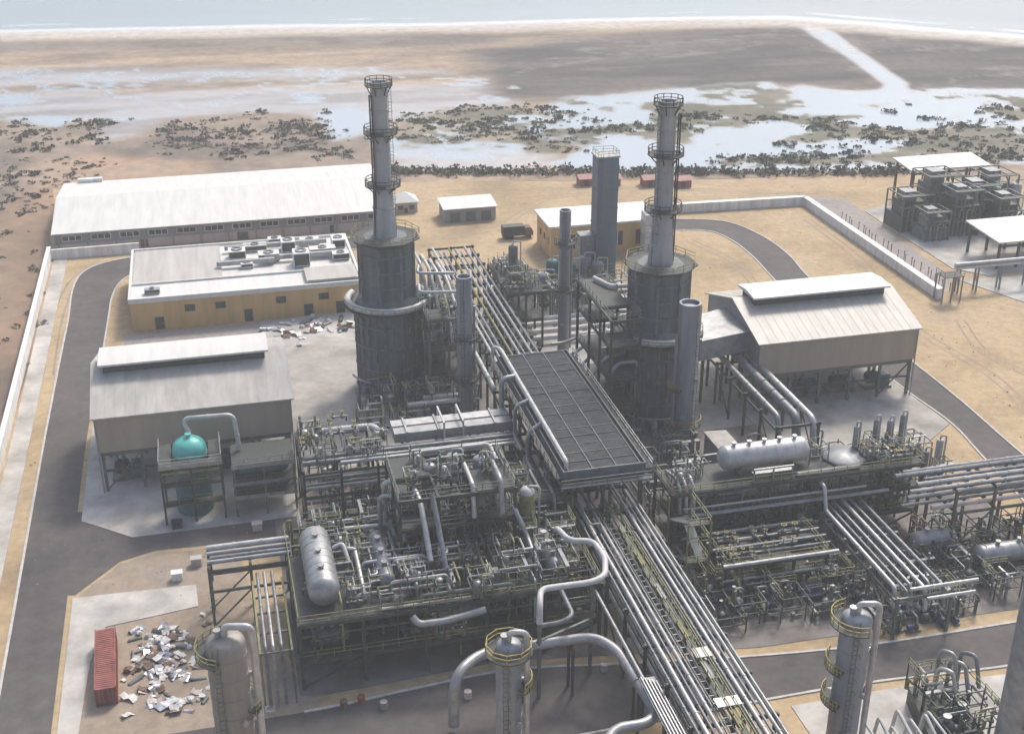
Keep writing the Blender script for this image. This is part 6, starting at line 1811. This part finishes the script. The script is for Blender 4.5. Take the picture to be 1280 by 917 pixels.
def bag(r2, m):
    mb = MB()
    n, lv = 8, 4
    vs = [(0, 0, .5 * r2.uniform(.8, 1.1))]
    for i in range(1, lv):
        for k in range(n):
            a = 6.283 * k / n
            rr = .5 * math.sin(math.pi * .5 * i / (lv - 1) + .2) * r2.uniform(.7, 1.2)
            vs.append((rr * math.cos(a), rr * math.sin(a), max(.0, .48 * math.cos(math.pi * .5 * i / (lv - 1)) * r2.uniform(.7, 1.1))))
    fs = [(0, 1 + k, 1 + (k + 1) % n) for k in range(n)]
    for i in range(lv - 2):
        for k in range(n):
            fs.append((1 + i * n + k, 1 + (i + 1) * n + k, 1 + (i + 1) * n + (k + 1) % n, 1 + i * n + (k + 1) % n))
    return mb.add(vs, fs).mesh('scrap_bag', m, sharp=20)
def sheet_scrap(r2, m):
    mb = MB()
    pts = [(-.9, -.5, .05), (-.2, -.5, r2.uniform(.15, .5)), (.4, -.5, r2.uniform(.0, .25)), (.9, -.5, r2.uniform(.2, .6))]
    vs = [(x, y * s + r2.uniform(-.15, .15), z * r2.uniform(.7, 1.2)) for s in (1, -1) for x, y, z in pts]
    vs += [(x, y, z + .05) for x, y, z in vs]
    fs = []
    for i in range(3):
        fs += [(i, i + 4, i + 5, i + 1), (8 + i, 9 + i, 13 + i, 12 + i), (i, i + 1, 9 + i, 8 + i), (4 + i, 12 + i, 13 + i, 5 + i)]
    fs += [(0, 8, 12, 4), (3, 7, 15, 11)]
    return mb.add(vs, fs).mesh('scrap_sheet', m, sharp=10)
def half_shell(r2, m):
    mb = MB()
    n, L, r = 8, r2.uniform(.6, 1.1), r2.uniform(.25, .45)
    vs = []
    for x in (-L, L):
        for rr in (r, r - .06):
            for k in range(n + 1):
                a = math.pi * k / n
                vs.append((x, rr * math.cos(a), rr * math.sin(a)))
    q = n + 1
    fs = []
    for k in range(n):
        fs += [(k, k + 1, 2 * q + k + 1, 2 * q + k), (q + k + 1, q + k, 3 * q + k, 3 * q + k + 1), (k, q + k, q + k + 1, k + 1), (2 * q + k, 2 * q + k + 1, 3 * q + k + 1, 3 * q + k)]
    fs += [(0, 2 * q, 3 * q, q), (n, q + n, 3 * q + n, 2 * q + n)]
    return mb.add(vs, fs).mesh('scrap_shell', m, sharp=25)
rs = random.Random(17)
kinds = [('scrap_bag', bag, 'scrap_white', 'crumpled white sack in the scrap heap beside the red container'), ('scrap_sheet', sheet_scrap, 'scrap_white', 'bent white sheet in the scrap heap beside the red container'),
         ('scrap_shell', half_shell, 'scrap_silver', 'silver cladding half shell in the scrap heap beside the red container'), ('scrap_sheet', sheet_scrap, 'scrap_silver', 'bent silver sheet in the scrap heap beside the red container'), ('scrap_board', sheet_scrap, 'rust_brown', 'brown board in the scrap heap beside the red container'),
         ('scrap_pipe', half_shell, 'steel_grey', 'dark pipe offcut in the scrap heap beside the red container'), ('scrap_tray', sheet_scrap, 'wall_pink', 'pinkish bent tray in the scrap heap beside the red container')]
meshes = [[k[1](rs, k[2]) for _ in range(4)] for k in kinds]
def heap(n, cx, cy, sx, sy, where=None, big=1.0, z=0.05):
    for _ in range(n):
        i = rs.choices(range(7), (4, 3, 2, 3, 3, 2, 2))[0]
        x, y = rs.gauss(cx, sx), rs.gauss(cy, sy)
        o = bpy.data.objects.new(kinds[i][0], rs.choice(meshes[i]))
        d = math.hypot((x - cx) / sx, (y - cy) / sy)
        o.location = (x, y, z + max(0, .5 - .3 * d) * rs.random())
        o.rotation_euler = (rs.uniform(-.25, .25), rs.uniform(-.25, .25), rs.uniform(0, 6.283))
        s = rs.uniform(.45, 1.15) * big
        o.scale = (s, s, s * rs.uniform(.7, 1.2))
        C.objects.link(o)
        tag(o, kinds[i][3] if not where else kinds[i][3].replace('scrap heap beside the red container', where), 'scrap', where or 'scrap heap beside the red container')
heap(130, -11.4, 136.6, 2.3, 3.2)
heap(22, -9.0, 127.8, 1.8, 1.2)
heap(10, -11.6, 143.0, 2.4, 1.0)
heap(55, 17.4, 238.4, 4.6, 2.6, 'store of goods at the foot of the ochre building', 1.3, .16)

number_group('thin risers of the process module', 'thin pipe through the process module decks')
number_group('low pipes south of the east module', 'pipe looping low south of the east module')
number_group('pipe loops behind the east module', 'silver pipe loop behind the east module')
number_group('thin risers of the east module', 'thin pipe climbing through the east module')
number_group('ventilation units on the ochre roof', 'pale ventilation unit on the ochre building roof')
number_group('compressor sets under the east house', 'dark compressor set under the beige east house')
number_group('compressor sets under the west house', 'dark compressor set under the house behind the turquoise tank')

# ================================================================== CANOPIED WORKS FAR EAST
def canopy(x0, x1, y0, y1, h, label, post='rust_brown', nx=4):
    t = thing('canopy', label, 'canopy', ((x0 + x1) / 2, (y0 + y1) / 2, 0))
    MB().add([(x0, y0, h), (x1, y0, h), (x1, y1, h + .8), (x0, y1, h + .8), (x0, y0, h + .35), (x1, y0, h + .35), (x1, y1, h + 1.15), (x0, y1, h + 1.15)],
             [(3, 2, 1, 0), (4, 5, 6, 7), (0, 1, 5, 4), (1, 2, 6, 5), (2, 3, 7, 6), (3, 0, 4, 7)]).part('roof', 'roof_white', t)
    for i in range(nx + 1):
        x = x0 + 1 + (x1 - x0 - 2) * i / nx
        for y in (y0 + 1, y1 - 1):
            beam(t, 'post', (x, y, .1), (x, y, h + .1), .5, post)
        beam(t, 'rafter', (x, y0 + .6, h - .3), (x, y1 - .6, h + .4), .3, post, .5)
    for y in (y0 + 1, y1 - 1):
        beam(t, 'tie_beam', (x0 + .6, y, h - 1.0), (x1 - .6, y, h - 1.0), .3, post, .4)
    return t
canopy(171.4, 193.8, 279.0, 288.6, 10.4, 'large pale canopy on brown posts over the far works')
canopy(168.6, 190, 235.2, 249, 6.4, 'lower pale canopy nearest the pipe bridge of the far works', 'steel_dark')
zone(214, 240, 166.5, 259.5, 0.60, 0.7, 0.9)
for i, (x, y, sx, sy, h, m) in enumerate(((212, 252, 12, 9, 10, 'steel_dark'), (226, 256, 13, 10, 14, 'steel_green'), (240, 250, 12, 10, 12, 'steel_dark'), (214, 240, 9, 7, 8, 'steel_green'), (228, 243, 10, 8, 12.5, 'steel_dark'), (252, 256, 12, 10, 13, 'steel_green'), (244, 238, 10, 8, 11, 'steel_dark'))):
    sx, sy = sx * 1.12, sy * 1.15
    t = thing('engine_block', f'dark engine frame in the far canopied works, {ORD[i]} counted from the slanting wall', 'engine', (x, y, 0), 'engine frames of the far works')
    MB().box(x - sx / 2, y - sy / 2, .1, x + sx / 2, y + sy / 2, h * .45).part('base_block', m, t)
    MB().box(x - sx * .38, y - sy * .36, h * .45, x + sx * .34, y + sy * .4, h * .8).part('upper_block', m, t)
    for k in range(4):
        xx = x - sx / 2 + sx * k / 3
        for yy in (y - sy / 2 - .5, y + sy / 2 + .5):
            beam(t, 'post', (xx, yy, .1), (xx, yy, h), .3, 'steel_grey')
        beam(t, 'cross_beam', (xx, y - sy / 2 - .5, h), (xx, y + sy / 2 + .5, h), .26, 'steel_grey')
    for z in (h * .35, h * .68, h):
        for yy in (y - sy / 2 - .5, y + sy / 2 + .5):
            beam(t, 'rail_beam', (x - sx / 2, yy, z), (x + sx / 2, yy, z), .24, 'steel_grey')
        MB().box(x - sx / 2, y - sy / 2 - .45, z - .1, x + sx / 2, y - sy * .3, z).part('deck', 'grating', t)
    for k in range(3):
        xx = x - sx * .3 + sx * .3 * k
        MB().tube(fillet([(xx, y - sy / 2 - .3, .3), (xx, y - sy / 2 - .3, h * .6), (xx + 1.5, y - sy / 2 - .3, h * .6), (xx + 1.5, y, h * .9)], .6), .3, 8).part('pipe', ('alu_dull', 'alu', 'steel_green')[k], t)
    MB().box(x - sx * .3, y - sy * .2, h * .8, x + sx * .1, y + sy * .25, h * 1.05).part('cooler_box', 'alu_dull', t)
zone()
for i, (px, py, r, h) in enumerate(((1213, 288, 1.7, 10.2), (1243, 283, 1.7, 10.0), (1268, 278, 1.6, 9.6))):
    x, y = at(px, py)
    vvessel(x, y + 2, .1, h, r, f'tall silver cylinder in the far works, {ORD[i]} from the slanting wall', 'alu', 'cylinders of the far works')
_x, _y = at(1195, 333, 6.0)
zone(166.4, 176.5, _x, _y, 0.8, 0.8, 0.86)
t = thing('pipe_bridge', 'pale pipe bridge on thin legs leading out of the picture', 'bridge', (186, 176.5, 0))
MB().box(166.4, 175.6, 6.4, 216, 177.4, 6.9).part('deck', 'ring_white', t)
MB().tube([(166.2, 176.5, 7.4), (216, 176.5, 7.4)], .5, 10).part('pipe', 'alu_bright', t)
for x in (167.5, 173, 180, 188, 197, 207):
    for y in (175.8, 177.2):
        beam(t, 'leg', (x, y, .1), (x, y, 6.4), .3, 'alu_dull')
    beam(t, 'cross_brace', (x, 175.8, 1), (x, 177.2, 5.8), .15, 'alu_dull')
_x, _y = at(1192, 378)
zone(165, 170.2, _x, _y, 0.85, 0.85, 0.86)
t = thing('stair_gantry', 'thin legged frame at the end of the slanting white wall', 'steel frame', (165, 172, 0))
for x in (161.6, 164.0, 166.6):
    for y in (170.2, 173.8):
        beam(t, 'post', (x, y, .1), (x, y, 6.6), .25, 'alu_dull')
MB().box(161.4, 170, 6.6, 166.8, 174, 6.75).part('deck', 'grating', t)
MB().rail([(161.4, 174, 6.75), (161.4, 170, 6.75), (166.8, 170, 6.75)], w=.09).part('handrail', 'steel_grey', t)
zone()
rf = random.Random(5)
for i in range(26):
    k = i / 25
    x, y = 152.5 + rf.uniform(-.6, .6), 277 - 50 * k + rf.uniform(-.6, .6)
    mb = MB().tube([(x, y, .05), (x, y, 1.7)], .1, 6)
    mb.lathe((x, y, 1.7), [(.16, 0), (.2, .1), (.05, .25)], 8)
    mb.solo('fence_post', 'rust_brown', 'thin brown post in the line beside the slanting white wall', 'post', 'posts beside the slanting wall')

# ================================================================== SMALL THINGS
# dark machine with ball shaped housings at the bottom edge, beside the pale column
zone(62, 53, 76.2, 100.4, 1.0, 1.1, 1.0, 1.0)
t = thing('gas_turbine', 'dark machine with round housings beside the pale grey column', 'machine', (62, 53, 0))
MB().prism([(57.6, 49.4), (64.2, 48.2), (65.6, 58.6), (60.4, 59.2)], 0.1, 2.4).part('base_frame', 'steel_dark', t)
for x, y, z, r in ((60.0, 51.4, 3.4, 1.1), (62.6, 52.6, 3.5, 1.15)):
    MB().lathe((x, y, z), [(r * math.cos(R(a)), r * math.sin(R(a))) for a in (-80, -60, -40, -20, 0, 20, 40, 60, 80)], 16).part('housing', 'navy_machine', t)
    MB().lathe((x, y, z + r * .9), [(.35, 0), (.35, .5), (.5, .5), (.5, .7)], 10).part('nozzle', 'alu_dull', t)
for k, (x, y) in enumerate(((62.4, 57.2), (64.2, 57.6), (66.0, 58.2), (63.4, 58.6))):
    MB().tube(fillet([(x, y, 2), (x, y, 6.4 + k * .4), (x + .9, y - 1.4, 6.8 + k * .4), (x + 1.0, y - 2.6, 4)], .7), .26, 8).part('exhaust_pipe', ('alu_bright', 'alu', 'alu_dull', 'alu')[k], t)
for i, j in ((0, 0), (1, 0), (0, 1), (1, 1)):
    beam(t, 'post', (60.6 + i * 5.2, 50.0 + j * 8.2, .1), (60.6 + i * 5.2, 50.0 + j * 8.2, 6.4), .22, 'steel_grey')
MB().rail([(60.6, 58.4, 5.2), (66.0, 58.4, 5.2), (66.0, 50, 5.2)], w=.08).part('handrail', 'yellow_green', t)
zone(50.6, 53, 64.4, 99.6, 1.0, 1.1, 1.0, 1.0)
zone(62, 53, 76.2, 100.4, 1.0, 1.1, 1.0, 1.0)
skid_field(5, 59.4, 65.4, 50, 59, 2.4, 'dark pipe tangle on the machine by the pale grey column', 'tangle on the bottom machine', 1, .75, 1.0)
zone(50.6, 53, 64.4, 99.6, 1.0, 1.1, 1.0, 1.0)
for i in range(7):
    x = 50.6 + i * 1.3
    pipe([(x, 49, 5.2), (x + .2, 53.2 - (i % 3) * .6, 5.2 + (i % 2)), (x + .3, 54.2 - (i % 3) * .6, .4)], .16 + .05 * (i % 2), f'bright thin pipe beside the foot of the blue grey column, {ORD[i]} outward', 'alu_bright' if i % 2 else 'ring_white', 'thin pipes by the blue grey column', n=8)
zone()
# scattered drums and boxes on the ground near the road
for i, (px, py, m) in enumerate(((480, 885, 'alu'), (452, 878, 'rust_red'), (430, 884, 'rust_brown'), (755, 838, 'alu_bright'), (585, 872, 'wall_pink'), (1080, 862, 'rust_red'))):
    x, y = at(px, py)
    mb = MB().lathe((x, y, 0.08), [(.45, 0), (.48, .05), (.45, .1), (.45, .4), (.48, .45), (.45, .5), (.45, .9), (.48, .95), (.45, 1.0), (.4, 1.0), (.4, .96)], 14)
    mb.solo('oil_drum', m, ('silver drum by the kerb below the process module', 'red drum by the kerb below the process module', 'brown drum by the kerb below the process module', 'bright drum under the big bent pipe', 'pink drum beside the yellow topped column', 'red drum on the pavement by the south road')[i], 'drum')
x, y = at(338, 888)
mb = MB().ring((x, y), .55, .8, 0.05, .35, 4, 45, 405)
mb.box(x - .5, y - .5, .0, x + .5, y + .5, .09)
mb.solo('sump_pit', 'wall_pink', 'square sump pit beside the thick tan column', 'pit')
for i, (px, py) in enumerate(((222, 724), (246, 706), (322, 662), (222, 660))):
    x, y = at(px, py)
    t = thing('junction_box', ('pale box on the sand by the cross road', 'pale box at the foot of the end rack', 'pink box at the pavement edge near the west rack', 'dark box on the pavement below the turquoise tank')[i], 'box', (x, y, 0))
    m = ('wall_white', 'concrete_pale', 'wall_pink', 'steel_dark')[i]
    MB().box(x - .7, y - .5, .05, x + .7, y + .5, 1.2).part('body', m, t)
    MB().box(x - .78, y - .58, 1.2, x + .78, y + .58, 1.3).part('lid', m, t)

# ================================================================== AIR
hz = MB().box(-12500, -600, -1.5, 14500, 14500, 104).solo('haze', 'roof_white', 'thin pale haze over the plant and flats', 'haze', kind='stuff')
hm_ = bpy.data.materials.new('haze_air')
hm_.use_nodes = True
nt = hm_.node_tree
for n in list(nt.nodes):
    if n.type == 'BSDF_PRINCIPLED': nt.nodes.remove(n)
pv = nt.nodes.new('ShaderNodeVolumePrincipled')
pv.inputs['Color'].default_value = (1.0, 0.99, 0.97, 1)
pv.inputs['Density'].default_value = 0.0005
nt.links.new(pv.outputs[0], nt.nodes['Material Output'].inputs['Volume'])
hz.data.materials.clear()
hz.data.materials.append(hm_)
number_group('posts beside the slanting wall', 'thin brown post beside the slanting white wall')
